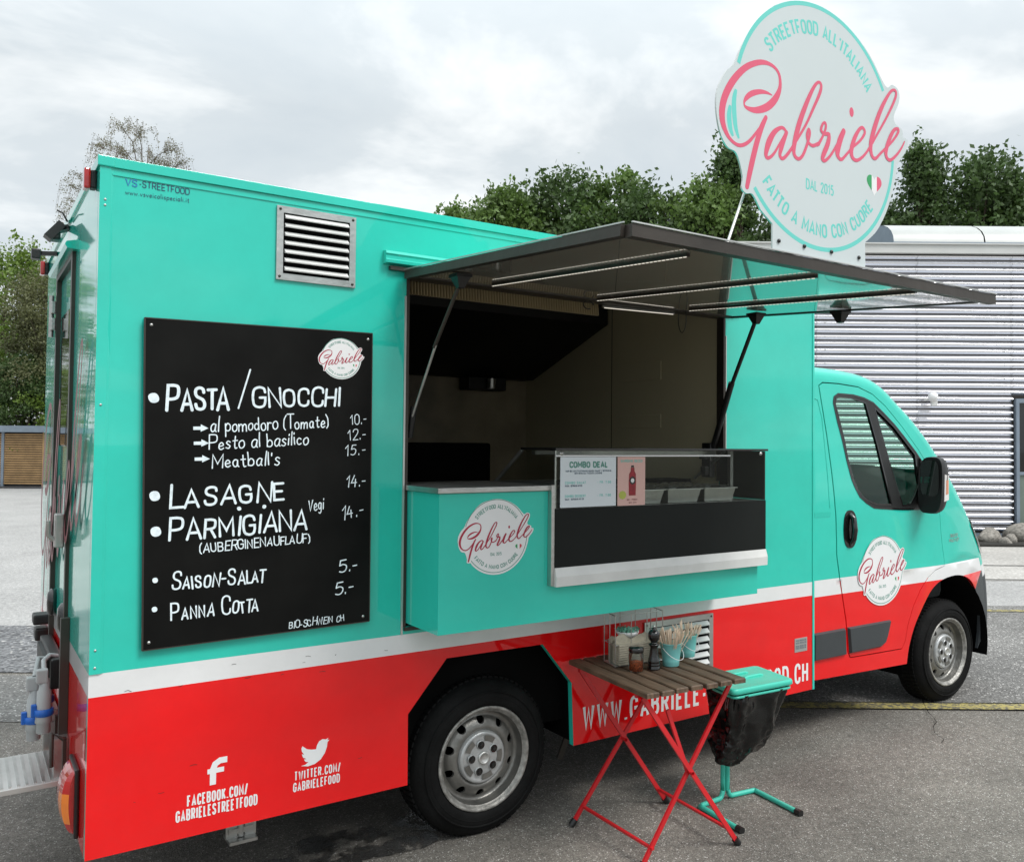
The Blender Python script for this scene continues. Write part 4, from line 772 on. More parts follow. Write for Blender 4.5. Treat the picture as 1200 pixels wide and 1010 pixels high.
# louvred vents
def vent(x0, x1, z0, z1, n, fr, nm='louvre_vent'):
    b = MB(); t = .022
    b.box(x0, x1, -.010, .0, z0, z0+fr); b.box(x0, x1, -.010, .0, z1-fr, z1); b.box(x0, x0+fr, -.0098, .0, z0+fr, z1-fr); b.box(x1-fr, x1, -.0098, .0, z0+fr, z1-fr)
    v = b.build(nm, 'steel', truck)
    b = MB(); b.box(x0+fr, x1-fr, -.0015, -.0005, z0+fr, z1-fr); b.build('vent_backing', 'matte_black', v)
    p = (z1-z0-2*fr)/n
    for i in range(n):
        zc_ = z0+fr+p*(i+.5); b = MB()
        b.add([(x0+fr+.006, -.004, zc_+p*.36), (x1-fr-.006, -.004, zc_+p*.36), (x1-fr-.006, -.022, zc_-p*.10), (x0+fr+.006, -.022, zc_-p*.10), (x0+fr+.006, -.020, zc_-p*.22), (x1-fr-.006, -.020, zc_-p*.22)], [(0, 1, 2, 3), (3, 2, 5, 4)])
        b.add([(x0+fr+.006, -.004, zc_+p*.36), (x0+fr+.006, -.022, zc_-p*.10), (x0+fr+.006, -.020, zc_-p*.22), (x0+fr+.006, -.003, zc_-p*.1)], [(0, 1, 2, 3)])
        b.build('louvre', 'white_metal', v)
    for x in (x0+fr/2, x1-fr/2):
        for z in (z0+fr/2, z1-fr/2):
            b = MB(); b.lathe([(.0055, 0), (.005, -.003), (.001, -.004)], (x, -.010, z), 'y', 10); b.build('rivet', 'dark_metal', v)
vent(.614, .936, 2.408, 2.698, 7, .026)
vent(2.50, 2.984, .565, .872, 6, .030)
# certificate plate
b = MB(); b.box(3.655, 3.765, -.0025, -.0002, .570, .650); cp = b.build('certificate_plate', 'alu', truck)
b = MB(); fn = side(-.0028)
for z in (.632, .618, .60, .588): put_text(b, 'VEICOLI SPECIALI SRL', fn, 3.662, z, .008, .095, .16)
b.build('certificate_lettering', 'decal_navy', cp)

# interior
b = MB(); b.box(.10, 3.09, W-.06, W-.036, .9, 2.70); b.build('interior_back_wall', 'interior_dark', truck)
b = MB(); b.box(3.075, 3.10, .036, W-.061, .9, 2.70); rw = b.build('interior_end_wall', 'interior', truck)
b = MB(); b.box(3.0745, 3.076, 1.0, 1.006, .95, 2.69); b.build('panel_joint', 'matte_black', rw)
for z0, z1 in ((2.17, 2.28), (1.88, 1.96)):
    b = MB(); b.box(3.066, 3.0745, .52, .93, z0, z1, bev=.002); b.build('wall_flap', 'interior', rw)
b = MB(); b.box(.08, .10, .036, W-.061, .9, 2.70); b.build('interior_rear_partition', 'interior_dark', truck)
b = MB(); b.box(.10, 3.075, .036, W-.061, 2.69, 2.705); b.build('ceiling', 'interior', truck)
b = MB(); b.box(.10, 3.075, .036, W-.061, .88, .90); b.build('interior_floor', 'matte_black', truck)
b = MB(); b.add([(.12, 1.02, 2.685), (3.05, 1.02, 2.685), (3.05, 1.9, 2.24), (.12, 1.9, 2.24), (.12, W-.065, 2.24), (3.05, W-.065, 2.24), (.12, W-.065, 2.685), (3.05, W-.065, 2.685), (.12, 1.02, 2.55), (3.05, 1.02, 2.55)],
    [(0, 1, 9, 8), (8, 9, 2, 3), (3, 2, 5, 4), (4, 5, 7, 6), (0, 8, 3, 4, 6), (1, 7, 5, 2, 9)]); hd = b.build('extractor_hood', 'hood', truck)
b = MB(); b.box(2.50, 2.80, 1.86, 2.0, 2.15, 2.239, bev=.008); b.build('filter_box', 'hood', hd)
b = MB(); b.lathe([(.03, 0), (.03, .07)], (2.66, 1.83, 2.16), 'z', 12); b.build('filter_knob', 'steel', hd)
b = MB(); b.box(1.2, 2.5, 1.55, 2.02, 1.0, 1.78, bev=.02); b.build('rear_cooker', 'matte_black', truck)
# ribbed strip under the top edge
b = MB(); n = 74
for i in range(n):
    x = 1.186+i*.01465; b.add([(x, .100, 2.428), (x+.0035, .082, 2.428), (x+.0065, .082, 2.428), (x+.010, .100, 2.428), (x, .106, 2.487), (x+.0035, .088, 2.487), (x+.0065, .088, 2.487), (x+.010, .100, 2.487)], [(0, 1, 5, 4), (1, 2, 6, 5), (2, 3, 7, 6), (0, 3, 2, 1)])
b.build('ribbed_strip', 'ribbed', truck, kind='stuff')
b = MB(); b.box(1.185, 2.272, .101, .108, 2.427, 2.489); b.build('strip_backing', 'hood', truck)
# opening frame
b = MB()
b.box(OPX0-.010, OPX0+.004, -.004, .05, OPZ0, OPZ1); b.box(OPX1-.004, OPX1+.010, -.003, .05, 1.58, OPZ1); b.box(OPX0+.004, OPX1-.004, -.002, .05, OPZ1-.012, OPZ1); fr_ = b.build('opening_frame', 'dark_metal', truck)
b = MB(); b.box(OPX0-.018, OPX0-.010, -.006, .0, OPZ0-.03, 2.40); b.box(OPX1+.010, OPX1+.016, -.006, 0, 1.60, 2.38); b.build('rubber_seal', 'alu', fr_)
b = MB(); b.box(OPX1-.05, OPX1-.012, .052, .12, 1.60, 1.79, bev=.006); b.box(OPX1-.09, OPX1-.05, .055, .10, 1.70, 1.76, bev=.006); b.box(OPX1-.08, OPX1-.05, .06, .10, 1.61, 1.66, bev=.006); b.build('latch', 'black', fr_)
# gutter over the opening
b = MB(); P_ = [(0, 2.582), (-.030, 2.578), (-.036, 2.566), (-.030, 2.560), (-.030, 2.545), (-.036, 2.54), (-.034, 2.528), (0, 2.524)]; n = len(P_)
b.add([(1.06, y, z) for y, z in P_]+[(3.20, y, z) for y, z in P_], [(i, (i+1) % n, n+(i+1) % n, n+i) for i in range(n)]+[list(range(n))[::-1], list(range(n, 2*n))]); b.build('gutter_rail', 'teal', truck)
b = MB(); b.box(1.085, 3.15, -.022, -.0005, 2.502, 2.518); b.build('hinge_rail', 'dark_metal', truck)

# hatch: nearly level panel swung up over the counter
K = .102/1.475
def hz(y): return 2.502+K*(y+.02)         # upper skin height at y
hx0, hx1, hy1 = 1.160, 3.085, -1.497
hatch = MB()
hatch.add([(hx0+.03, -.03, hz(-.03)-.022), (hx1-.03, -.03, hz(-.03)-.022), (hx1-.03, hy1+.03, hz(hy1)-.022), (hx0+.03, hy1+.03, hz(hy1)-.022)], [(0, 1, 2, 3)], 0)
hatch.add([(hx0, -.02, hz(-.02)), (hx1, -.02, hz(-.02)), (hx1, hy1, hz(hy1)), (hx0, hy1, hz(hy1))], [(0, 1, 2, 3)], 1)
hatch = hatch.build('serving_hatch', ['hatch_under', 'teal'], truck)
def hbar(x0, y0, x1, y1, w, t, nm, m='dark_metal', dz=-.012):
    b = MB(); b.bar((x0, y0, hz(y0)+dz), (x1, y1, hz(y1)+dz), w, t); return b.build(nm, m, hatch)
hbar(hx0, hy1, hx1+.0, hy1, .032, .037, 'hatch_edge_profile', dz=-.018); hbar(hx0+.0, -.03, hx0, hy1+.017, .032, .034, 'hatch_edge_profile', dz=-.016); hbar(hx1, -.03, hx1, hy1+.017, .024, .026, 'hatch_edge_profile', dz=-.014)
hbar(hx0+.02, -.045, hx1-.015, -.045, .03, .03, 'hatch_edge_profile', dz=-.014)
b = MB(); b.bar((hx0-.002, hy1-.018, hz(hy1)+.004), (hx1, hy1-.018, hz(hy1)+.004), .006, .004); b.bar((hx0-.017, -.03, hz(0)+.004), (hx0-.017, hy1, hz(hy1)+.004), .004, .004); b.build('hatch_lip', 'alu', hatch)
for x, y0, y1 in ((1.50, -.16, -1.38), (2.10, -.12, -1.40), (2.64, -.18, -1.44)):
    st_ = hbar(x, y0, x, y1, .014, .010, 'led_channel', 'dark_metal', -.029)
    b = MB(); n = 60
    for i in range(n):
        a = y0+(y1-y0)*(i+.15)/n; c_ = y0+(y1-y0)*(i+.75)/n; b.bar((x-.004, a, hz(a)-.0365), (x-.004, c_, hz(c_)-.0365), .005, .0018)
    b.build('led_dots', 'led', st_)
b = MB(); b.bar((2.26, .05, 2.47), (2.70, -.0, 2.47), .012, .010); ls = b.build('led_channel', 'steel', truck)
b = MB(); b.bar((2.27, .046, 2.4635), (2.69, -.002, 2.4635), .006, .003); b.build('led_dots', 'led', ls)
def gem(x, y, nm='strut_bracket'):
    z = hz(y)-.03; b = MB(); b.box(x-.035, x+.035, y-.035, y+.035, z-.012, z); b.add([(x-.03, y-.03, z-.012), (x+.03, y-.03, z-.012), (x+.03, y+.03, z-.012), (x-.03, y+.03, z-.012), (x-.012, y-.012, z-.055), (x+.012, y-.012, z-.055), (x+.012, y+.012, z-.055), (x-.012, y+.012, z-.055)], [(0, 1, 5, 4), (1, 2, 6, 5), (2, 3, 7, 6), (3, 0, 4, 7), (4, 5, 6, 7)]); return b.build(nm, 'black', hatch)
gem(2.93, -.36); gem(3.05, -.78); gem(1.25, -.33)
b = MB(); b.tube([(1.25, -.33, hz(-.33)-.06), (1.222, -.16, 2.17)], .008); b.tube([(1.225, -.175, 2.19), (1.202, .02, 1.86)], .006, mi=1); b.build('gas_strut', ['dark_metal', 'steel'], hatch)
b = MB(); b.tube([(1.21, .0, 1.93), (1.205, .03, 1.80)], .014); b.build('gas_strut_sleeve', 'black', hatch)
b = MB(); b.tube([(2.93, -.36, hz(-.36)-.06), (2.985, -.14, 2.10)], .011); b.tube([(2.985, -.14, 2.11), (3.045, .06, 1.76)], .017); b.build('gas_strut', 'black', hatch)
b = MB(); b.tube([(2.72+.0, -.04+.03*math.cos(t), 2.44+.075*math.sin(t)) for t in [k*math.pi/8 for k in range(17)]], .0025, 5, caps=False); b.tube([(2.12+.03*math.cos(t), -.02, 2.455+.02*math.sin(t)) for t in [k*math.pi/8 for k in range(14)]], .003, 5, caps=False); b.build('loose_wire', 'black', hatch)

# protruding counter box
cx0, cx1, cy, cz0, cz1 = 1.184, 3.012, -.297, 1.016, 1.578
b = MB(); b.prism([(cx0, cz0), (cx1, cz0), (cx1, 1.462), (1.712, 1.462), (1.712, cz1-.004), (cx0, cz1-.004)], lambda x, z: (x, cy, z), lambda x, z: (x, -.0005, z)); cb = b.build('counter_box', 'teal', truck)
b = MB(); b.box(cx0-.012, 1.716, cy-.014, .25, cz1-.002, cz1+.020, bev=.003); ct = b.build('countertop', 'steel', truck)
b = MB(); b.box(1.19, 3.05, .24, .42, 1.50, 1.585); b.box(1.19, 3.0, .42, .44, .9, 1.58); b.box(1.716, 3.01, .19, .239, 1.40, 1.575); b.build('inner_counter', 'matte_black', truck)
b = MB(); b.box(OPX0-.004, OPX1+.004, -.012, .05, OPZ0-.016, OPZ0-.002); b.build('sill_profile', 'dark_metal', truck)
logo_sticker(cb, side(cy-.0005), 1.447, 1.395, .150)

# lettering on the skirt
def rib_obj(nm, txt, m, x0, z0, h, width, stroke, **k):
    b = MB(); put_text(b, txt, side(-.0014), x0, z0, h, width, stroke, **k); return b.build(nm, m, truck)
rib_obj('web_lettering', 'WWW.GABRIELE-STREETFOOD.CH', 'decal_white', 2.126, .406, .102, 1.640, .165, z1=.393, xs=.52, sp=.25)
b = MB(); fnf = side(-.0014)
fo = smooth_pts([(.455, .600), (.425, .600), (.405, .588), (.400, .566)], 4)
ribbon(b, [(.466, .590), (.440, .590), (.423, .580), (.416, .562), (.416, .505)], .022, lambda a, c_: fnf(a, c_, 0)); ribbon(b, [(.396, .556), (.455, .556)], .018, lambda a, c_: fnf(a, c_, .0001)); b.build('letter_f_emblem', 'decal_white', truck)
rib_obj('social_lettering', 'FACEBOOK.COM/', 'decal_white', .330, .446, .036, .210, .165, xs=.50, sp=.27)
rib_obj('social_lettering', 'GABRIELESTREETFOOD', 'decal_white', .292, .398, .036, .285, .165, xs=.50, sp=.27)
bird = [(.757, .583), (.775, .568), (.795, .562), (.812, .561), (.815, .575), (.824, .590), (.838, .596), (.850, .592), (.862, .597), (.857, .589), (.866, .588), (.858, .580), (.856, .562), (.848, .540), (.832, .518), (.808, .504), (.780, .500), (.752, .507), (.768, .508), (.782, .516), (.770, .520), (.764, .530), (.774, .530), (.760, .538), (.755, .552), (.764, .549), (.755, .562), (.753, .574)]
V, T = tri2d(bird); b = MB(); b.add([fnf(x-.007, z, 0) for x, z in V], T); b.build('bird_emblem', 'decal_white', truck)
rib_obj('social_lettering', 'TWITTER.COM/', 'decal_white', .722, .456, .031, .182, .165, xs=.5, sp=.27)
rib_obj('social_lettering', 'GABRIELEFOOD', 'decal_white', .718, .413, .031, .184, .165, xs=.5, sp=.27)
rib_obj('maker_lettering', 'VS', 'decal_blue', .082, 2.682, .024, .036, .16, xs=.9, sp=.2)
rib_obj('maker_lettering', '-STREETFOOD', 'decal_navy', .126, 2.684, .022, .168, .13, xs=.95, sp=.2)
rib_obj('maker_lettering', 'www.vsveicolispeciali.it', 'decal_navy', .082, 2.650, .017, .212, .11, z1=2.655, xs=1.2, sp=.25)

# underside and rear wheel
b = MB(); b.box(.06, L, .14, W-.14, .42, .875); b.box(.2, 5.9, .35, .5, .34, .42); b.box(.2, 5.9, W-.5, W-.35, .34, .42); b.box(2.3, 3.4, .3, 1.0, .30, .5, bev=.02); b.build('chassis', 'matte_black', truck)
b = MB(); b.tube([(1.62, .2, .37), (1.62, W-.2, .37)], .07); b.lathe([(.001, -.14), (.12, -.1), (.14, 0), (.12, .1), (.001, .14)], (1.62, W/2, .37), 'y', 16); b.build('rear_axle', 'matte_black', truck)
b = MB(); b.add([(1.15, .034, .33), (1.15, .30, .33), (1.15, .30, .88), (1.15, .034, .88), (2.10, .034, .33), (2.10, .30, .33), (2.10, .30, .88), (2.10, .034, .88)], [(0, 1, 2, 3), (4, 5, 6, 7), (3, 2, 6, 7), (1, 2, 6, 5)]); b.build('wheel_housing', 'matte_black', truck)
b = MB(); b.bar((2.36, .35, .42), (2.22, .34, .14), .012, .035); b.build('frame_strut', 'dark_metal', truck)
def leg(x, y):
    b = MB(); b.box(x-.055, x+.055, y-.05, y+.05, .150, .162); b.bar((x-.035, y, .16), (x-.035, y, .45), .012, .05); b.bar((x+.035, y, .16), (x+.035, y, .45), .012, .05); b.tube([(x, y, .165), (x, y, .42)], .018); b.bar((x-.05, y, .19), (x+.05, y, .19), .03, .02); b.build('support_leg', 'steel', truck)
leg(.60, .30); leg(.60, W-.30)
def wheel(x, yo, sgn, r0=.353):      # yo = outer face, sgn = direction of inboard
    cz_ = r0-.006; rim = .229; b = MB(); Y = lambda d: d*sgn
    tp = [(rim-.002, .022), (rim+.012, .004), (rim+.03, .0), (rim+.055, .002), (r0-.045, .010), (r0-.018, .024), (r0-.004, .045), (r0, .070), (r0, .165), (r0-.004, .190), (r0-.03, .215), (rim+.03, .225), (rim, .205)]
    b.lathe([(r, Y(d)) for r, d in tp], (x, yo, cz_), 'y', 72)
    ty = b.build('wheel', 'rubber', truck)
    b = MB()
    for k in range(72):                       # tread blocks
        a = 2*math.pi*k/72
        for d0, d1, o_ in ((.052, .088, 0), (.098, .137, .5), (.147, .183, 0)):
            a0, a1 = a+o_*.04, a+.062+o_*.04; r1 = r0+.006; vs = []
            for rr_ in (r0-.002, r1):
                for aa in (a0, a1):
                    for d in (d0, d1): vs.append((x+rr_*math.cos(aa), yo+Y(d), cz_+rr_*math.sin(aa)))
            b.add(vs, [(4, 5, 7, 6), (0, 1, 5, 4), (2, 3, 7, 6), (0, 2, 6, 4), (1, 3, 7, 5)])
    b.build('tread_blocks', 'rubber', ty, kind='stuff')
    b = MB()
    for rr_, w_ in ((rim+.045, .002), (rim+.07, .0025), (r0-.055, .003)): b.lathe([(rr_-.004, Y(.006)), (rr_-.002, Y(.006-w_-.004)), (rr_+.002, Y(.006-w_-.004)), (rr_+.004, Y(.006))], (x, yo, cz_), 'y', 60)
    b.build('sidewall_ribs', 'rubber', ty)
    b = MB(); rp_ = [(rim+.004, .012), (rim+.006, .004), (rim, .001), (rim-.008, .004), (rim-.012, .014), (rim-.020, .020)]
    b.lathe([(r, Y(d)) for r, d in rp_], (x, yo, cz_), 'y', 64); b.build('rim_edge', 'rusty', ty)
    # steel disc with round holes
    A0 = rim-.020; b = MB(); b.lathe([(A0, Y(.020)), (A0-.004, Y(.058)), (A0-.014, Y(.072)), (A0-.030, Y(.064))], (x, yo, cz_), 'y', 72)
    Ro, Ri = A0-.030, .116; prof_ = [(Ro, .064), (A0-.042, .050), (A0-.060, .041), (.135, .036), (.126, .038), (Ri, .048)]
    def dz_(r):
        for (r1, d1), (r2, d2) in zip(prof_[:-1], prof_[1:]):
            if r2 <= r <= r1: return d1+(d2-d1)*(r1-r)/(r1-r2)
        return .064 if r > Ro else .048
    circ = lambda cx_, cz2, r, n: [(cx_+r*math.cos(2*math.pi*k/n), cz2+r*math.sin(2*math.pi*k/n)) for k in range(n)]
    holes_ = [(.166*math.cos(R(18+36*k)), .166*math.sin(R(18+36*k))) for k in range(10)]
    inn = [(r*math.cos(2*math.pi*(k+.5*(j % 2))/72), r*math.sin(2*math.pi*(k+.5*(j % 2))/72)) for j, r in enumerate([q[0] for q in prof_[1:-1]]+[.150, .158]) for k in range(72)]
    inn = [p for p in inn if not any(math.hypot(p[0]-h[0], p[1]-h[1]) < .0240 for h in holes_)]
    lip = []
    for h in holes_: lip += circ(h[0], h[1], .0226, 20)
    V, T = tri2d(circ(0, 0, Ro, 72), [circ(0, 0, Ri, 72)]+[circ(h[0], h[1], .0190, 20) for h in holes_], inn+lip)
    b.add([(x+p[0], yo+Y(dz_(math.hypot(*p))), cz_+p[1]) for p in V], T, 0, True)
    for h in holes_:
        c_ = circ(h[0], h[1], .0190, 20); b.add([(x+p[0], yo+Y(dz_(math.hypot(*p))), cz_+p[1]) for p in c_]+[(x+p[0], yo+Y(dz_(math.hypot(*p))+.012), cz_+p[1]) for p in c_], [(i, (i+1) % 20, 20+(i+1) % 20, 20+i) for i in range(20)], 0)
    b.lathe([(.118, Y(.048)), (.03, Y(.052))], (x, yo, cz_), 'y', 40)
    disc = b.build('steel_disc', 'wheel_steel', ty)
    b = MB(); b.lathe([(A0-.005, Y(.11)), (.001, Y(.11))], (x, yo, cz_), 'y', 40); b.build('brake_drum', 'matte_black', ty)
    # hub cap
    b = MB(); hc = .112
    b.lathe([(hc+.006, Y(.052)), (hc+.004, Y(.030)), (hc-.004, Y(.024)), (hc-.012, Y(.026)), (hc-.018, Y(.027)), (.030, Y(.018)), (.001, Y(.017))], (x, yo, cz_), 'y', 60); cap = b.build('hub_cap', 'hub_plastic', ty)
    for k in range(5):
        a = R(90+14+72*k); c0 = (x+.062*math.cos(a), yo+Y(.0155), cz_+.062*math.sin(a))
        b = MB(); b.lathe([(.021, Y(.006)), (.019, Y(.0)), (.0175, Y(.0)), (.017, Y(.004))], c0, 'y', 20, 0); b.lathe([(.0175, Y(-.0008)), (.001, Y(-.0010))], c0, 'y', 20, 1); b.lathe([(.010, Y(-.002)), (.009, Y(-.006)), (.001, Y(-.0065))], c0, 'y', 6, 1, smooth=False); b.build('wheel_nut', ['hub_plastic', 'gloss_black'], cap)
        a2 = a+R(36); b = MB(); pts = []
        for rr_, sg in ((.074, 1), (.100, -1)):
            for t in range(7): aa = a2+sg*(-.30+.1*t); pts.append((x+rr_*math.cos(aa), yo+Y(.0215), cz_+rr_*math.sin(aa)))
        b.add(pts, [list(range(14))]); b.build('hub_recess', 'wheel_steel', cap)
    b = MB(); b.lathe([(.030, Y(.016)), (.027, Y(.009)), (.021, Y(.010)), (.019, Y(.013)), (.001, Y(.012))], (x, yo, cz_), 'y', 28); b.build('centre_badge', 'alu', cap)
for a_ in ((1.61, .050, 1), (1.61, W-.05, -1), (5.335, .048, 1), (5.335, W-.048, -1)): wheel(*a_, r0=.353)

for z in (2.62, 2.60, 1.05, .99, 1.90):
    b = MB(); b.lathe([(.0045, 0), (.004, -.0025), (.001, -.003)], (.018, -.0045, z), 'y', 10); b.build('rivet', 'alu', truck)
rs = random.Random(6); b = MB()       # scuffs on the paint near the rear corner and skirt
for k in range(16):
    x, z = rs.uniform(.02, 1.1), rs.choice([rs.uniform(.40, .60), rs.uniform(.86, .99)]); l_ = rs.uniform(.004, .030); ribbon(b, [(x, z), (x+l_*.5, z+rs.uniform(-.003, .003)), (x+l_, z+rs.uniform(-.004, .004))], rs.uniform(.0008, .002), lambda a, c_: (a, -.0012-.0052*(a < .04 and c_ > .967), c_))
b.build('paint_scuffs', 'dark_metal', truck, kind='stuff')
# ------------------------------------------------------------------ cab
def S_(x, z):
    y = .020+.055*max(0, (z-1.3)/.9)**1.3+(.11*((x-5.15)/.8)**2 if x > 5.15 else 0)
    d = math.hypot(x-5.31, z-.37); k = min(1, max(0, (d-.46)/.32)); k = k*k*(3-2*k)
    y -= .010*(1-k)*min(1, max(0, (z-.45)/.3))
    return y
near = lambda x, z, l=0: (x, S_(x, z)-l, z)
far = lambda x, z, l=0: (x, W-S_(x, z)+l, z)
PR = [(3.83, 2.275, .085), (4.1, 2.272, .085), (4.3, 2.262, .085), (4.45, 2.245, .085), (4.57, 2.215, .085), (4.68, 2.165, .085), (4.80, 2.085, .085), (4.95, 1.985, .085), (5.10, 1.865, .085), (5.25, 1.725, .09), (5.40, 1.575, .10), (5.52, 1.455, .11), (5.66, 1.315, .12), (5.78, 1.19, .13), (5.88, 1.08, .13), (5.96, .968, .13), (6.015, .867, .13), (6.055, .74, .13), (6.075, .60, .13), (6.072, .47, .12), (6.05, .38, .11), (6.00, .325, .10)]
PRs = smooth_pts(PR, 3)
def prof_inset():
    o = []
    for i, (x, z, r) in enumerate(PRs):
        a = PRs[max(0, i-1)]; c_ = PRs[min(len(PRs)-1, i+1)]; t = Vector((c_[0]-a[0], c_[1]-a[1])).normalized(); n_ = Vector((-t.y, t.x))
        if n_.dot(Vector((x-4.9, z-1.0))) < 0: n_ = -n_
        o.append((x-n_.x*r, z-n_.y*r, n_, r))
    return o
PI_ = prof_inset()
ARCH = [(4.795, .345), (4.82, .45), (4.87, .57), (4.947, .680), (5.04, .785), (5.12, .838), (5.2, .866), (5.30, .880), (5.411, .880), (5.53, .858), (5.631, .815), (5.71, .750), (5.766, .680), (5.805, .590), (5.818, .495), (5.80, .38), (5.77, .31)]
OUTL = [(3.832, .375)]+smooth_pts(ARCH, 3)+[(x, z) for x, z, n_, r in PI_[::-1]]
OUTL = [OUTL[0]]+[p for i, p in enumerate(OUTL[1:], 1) if math.hypot(p[0]-OUTL[i-1][0], p[1]-OUTL[i-1][1]) > .003]
DOOR = [(3.962, 2.150), (3.985, 2.0), (4.010, 1.842), (4.038, 1.62), (4.051, 1.495), (4.062, 1.345), (4.066, 1.2), (4.068, 1.109), (4.10, .95), (4.158, .70), (4.172, .56), (4.178, .50), (4.20, .466), (4.40, .460), (4.74, .452), (4.775, .50), (4.80, .60), (4.86, .72), (4.94, .82), (5.03, .895), (5.12, .938), (5.225, .958), (5.228, 1.0), (5.212, 1.091), (5.195, 1.2), (5.182, 1.328), (5.15, 1.50), (5.09, 1.63), (4.965, 1.760), (4.792, 1.915), (4.625, 2.045), (4.494, 2.118), (4.351, 2.158), (4.152, 2.170), (4.0, 2.170)]
WIN = [(4.09, 2.05), (4.10, 2.085), (4.14, 2.105), (4.29, 2.103), (4.40, 2.088), (4.496, 2.06), (4.60, 1.995), (4.71, 1.921), (4.80, 1.85), (4.932, 1.74), (5.05, 1.626), (5.055, 1.50), (5.045, 1.362), (4.9, 1.36), (4.724, 1.366), (4.52, 1.38), (4.446, 1.387), (4.37, 1.42), (4.305, 1.46), (4.26, 1.52), (4.229, 1.576), (4.19, 1.69), (4.161, 1.805), (4.12, 1.93)]
G1 = [(4.108, 2.04), (4.12, 2.08), (4.15, 2.088), (4.275, 2.085), (4.416, 2.057), (4.511, 1.79), (4.635, 1.40), (4.478, 1.406), (4.39, 1.43), (4.336, 1.455), (4.28, 1.51), (4.244, 1.572), (4.20, 1.70), (4.174, 1.82)]
G2_ = [(4.505, 2.03), (4.60, 1.975), (4.71, 1.905), (4.80, 1.83), (4.925, 1.725), (4.935, 1.60), (4.949, 1.524), (4.90, 1.45), (4.844, 1.394), (4.755, 1.388), (4.63, 1.68)]
def scale_poly(P, k):      # offset outwards by k metres
    n = len(P); A = sum(P[i][0]*P[(i+1) % n][1]-P[(i+1) % n][0]*P[i][1] for i in range(n)); sg = 1 if A > 0 else -1; o = []
    for i in range(n):
        d0 = Vector((P[i][0]-P[i-1][0], P[i][1]-P[i-1][1])).normalized(); d1 = Vector((P[(i+1) % n][0]-P[i][0], P[(i+1) % n][1]-P[i][1])).normalized()
        nn = Vector((d0.y+d1.y, -(d0.x+d1.x))); nn = nn.normalized() if nn.length > .1 else Vector((d0.y, -d0.x)); o.append((P[i][0]+nn.x*k*sg, P[i][1]+nn.y*k*sg))
    return o
grid = [(x*.04+3.85, z*.04+.36) for x in range(58) for z in range(50)]
def panel(nm, outl, holes, fn, parent, mats, cls, extra=(), lift=0, wall=.02, smooth=True, inner=None):
    inn = [g for g in (grid if inner is None else inner) if pip(g, outl) and not any(pip(g, h) for h in holes)]
    V, T = tri2d(outl, holes, inn, extra); b = MB()
    groups = {}
    vs = [fn(x, z, lift) for x, z in V]; base = len(b.v); b.v += vs
    for f in T:
        c_ = (sum(V[i][0] for i in f)/3, sum(V[i][1] for i in f)/3); b.f.append(f); b.m.append(cls(*c_)); b.sm.append(smooth)
    if wall:
        for lp in [outl]+list(holes):
            n = len(lp)
            for i in range(n):
                p, q = lp[i], lp[(i+1) % n]; b.add([fn(*p, lift), fn(*q, lift), fn(*q, lift-wall), fn(*p, lift-wall)], [(0, 1, 2, 3)], cls((p[0]+q[0])/2, (p[1]+q[1])/2))
    ob = b.build(nm, mats, parent); bm = bmesh.new(); bm.from_mesh(ob.data); bmesh.ops.remove_doubles(bm, verts=bm.verts, dist=1e-5); bm.to_mesh(ob.data); bm.free(); ob.data.set_sharp_from_angle(angle=R(35)); return ob
CM = ['teal', 'white', 'red', 'grey_plastic']
def ccls(x, z):
    if z > .967: return 0
    if z > .868: return 1
    if x > 5.3 and (x-5.72)*(.868-.76)-(z-.76)*(5.86-5.72) > 0: return 3
    return 2
LINES = [((3.80, .967), (6.3, .967)), ((3.80, .868), (6.3, .868)), ((5.70, .7446), (5.86, .868))]
def clipseg(P0, P1, outl):      # keep constraint lines inside the outline only approximately: endpoints outside are harmless, triangles outside are dropped
    return (P0, P1)
DOOR_OUT = scale_poly(DOOR, .004); DOOR_IN = scale_poly(DOOR, -.003)
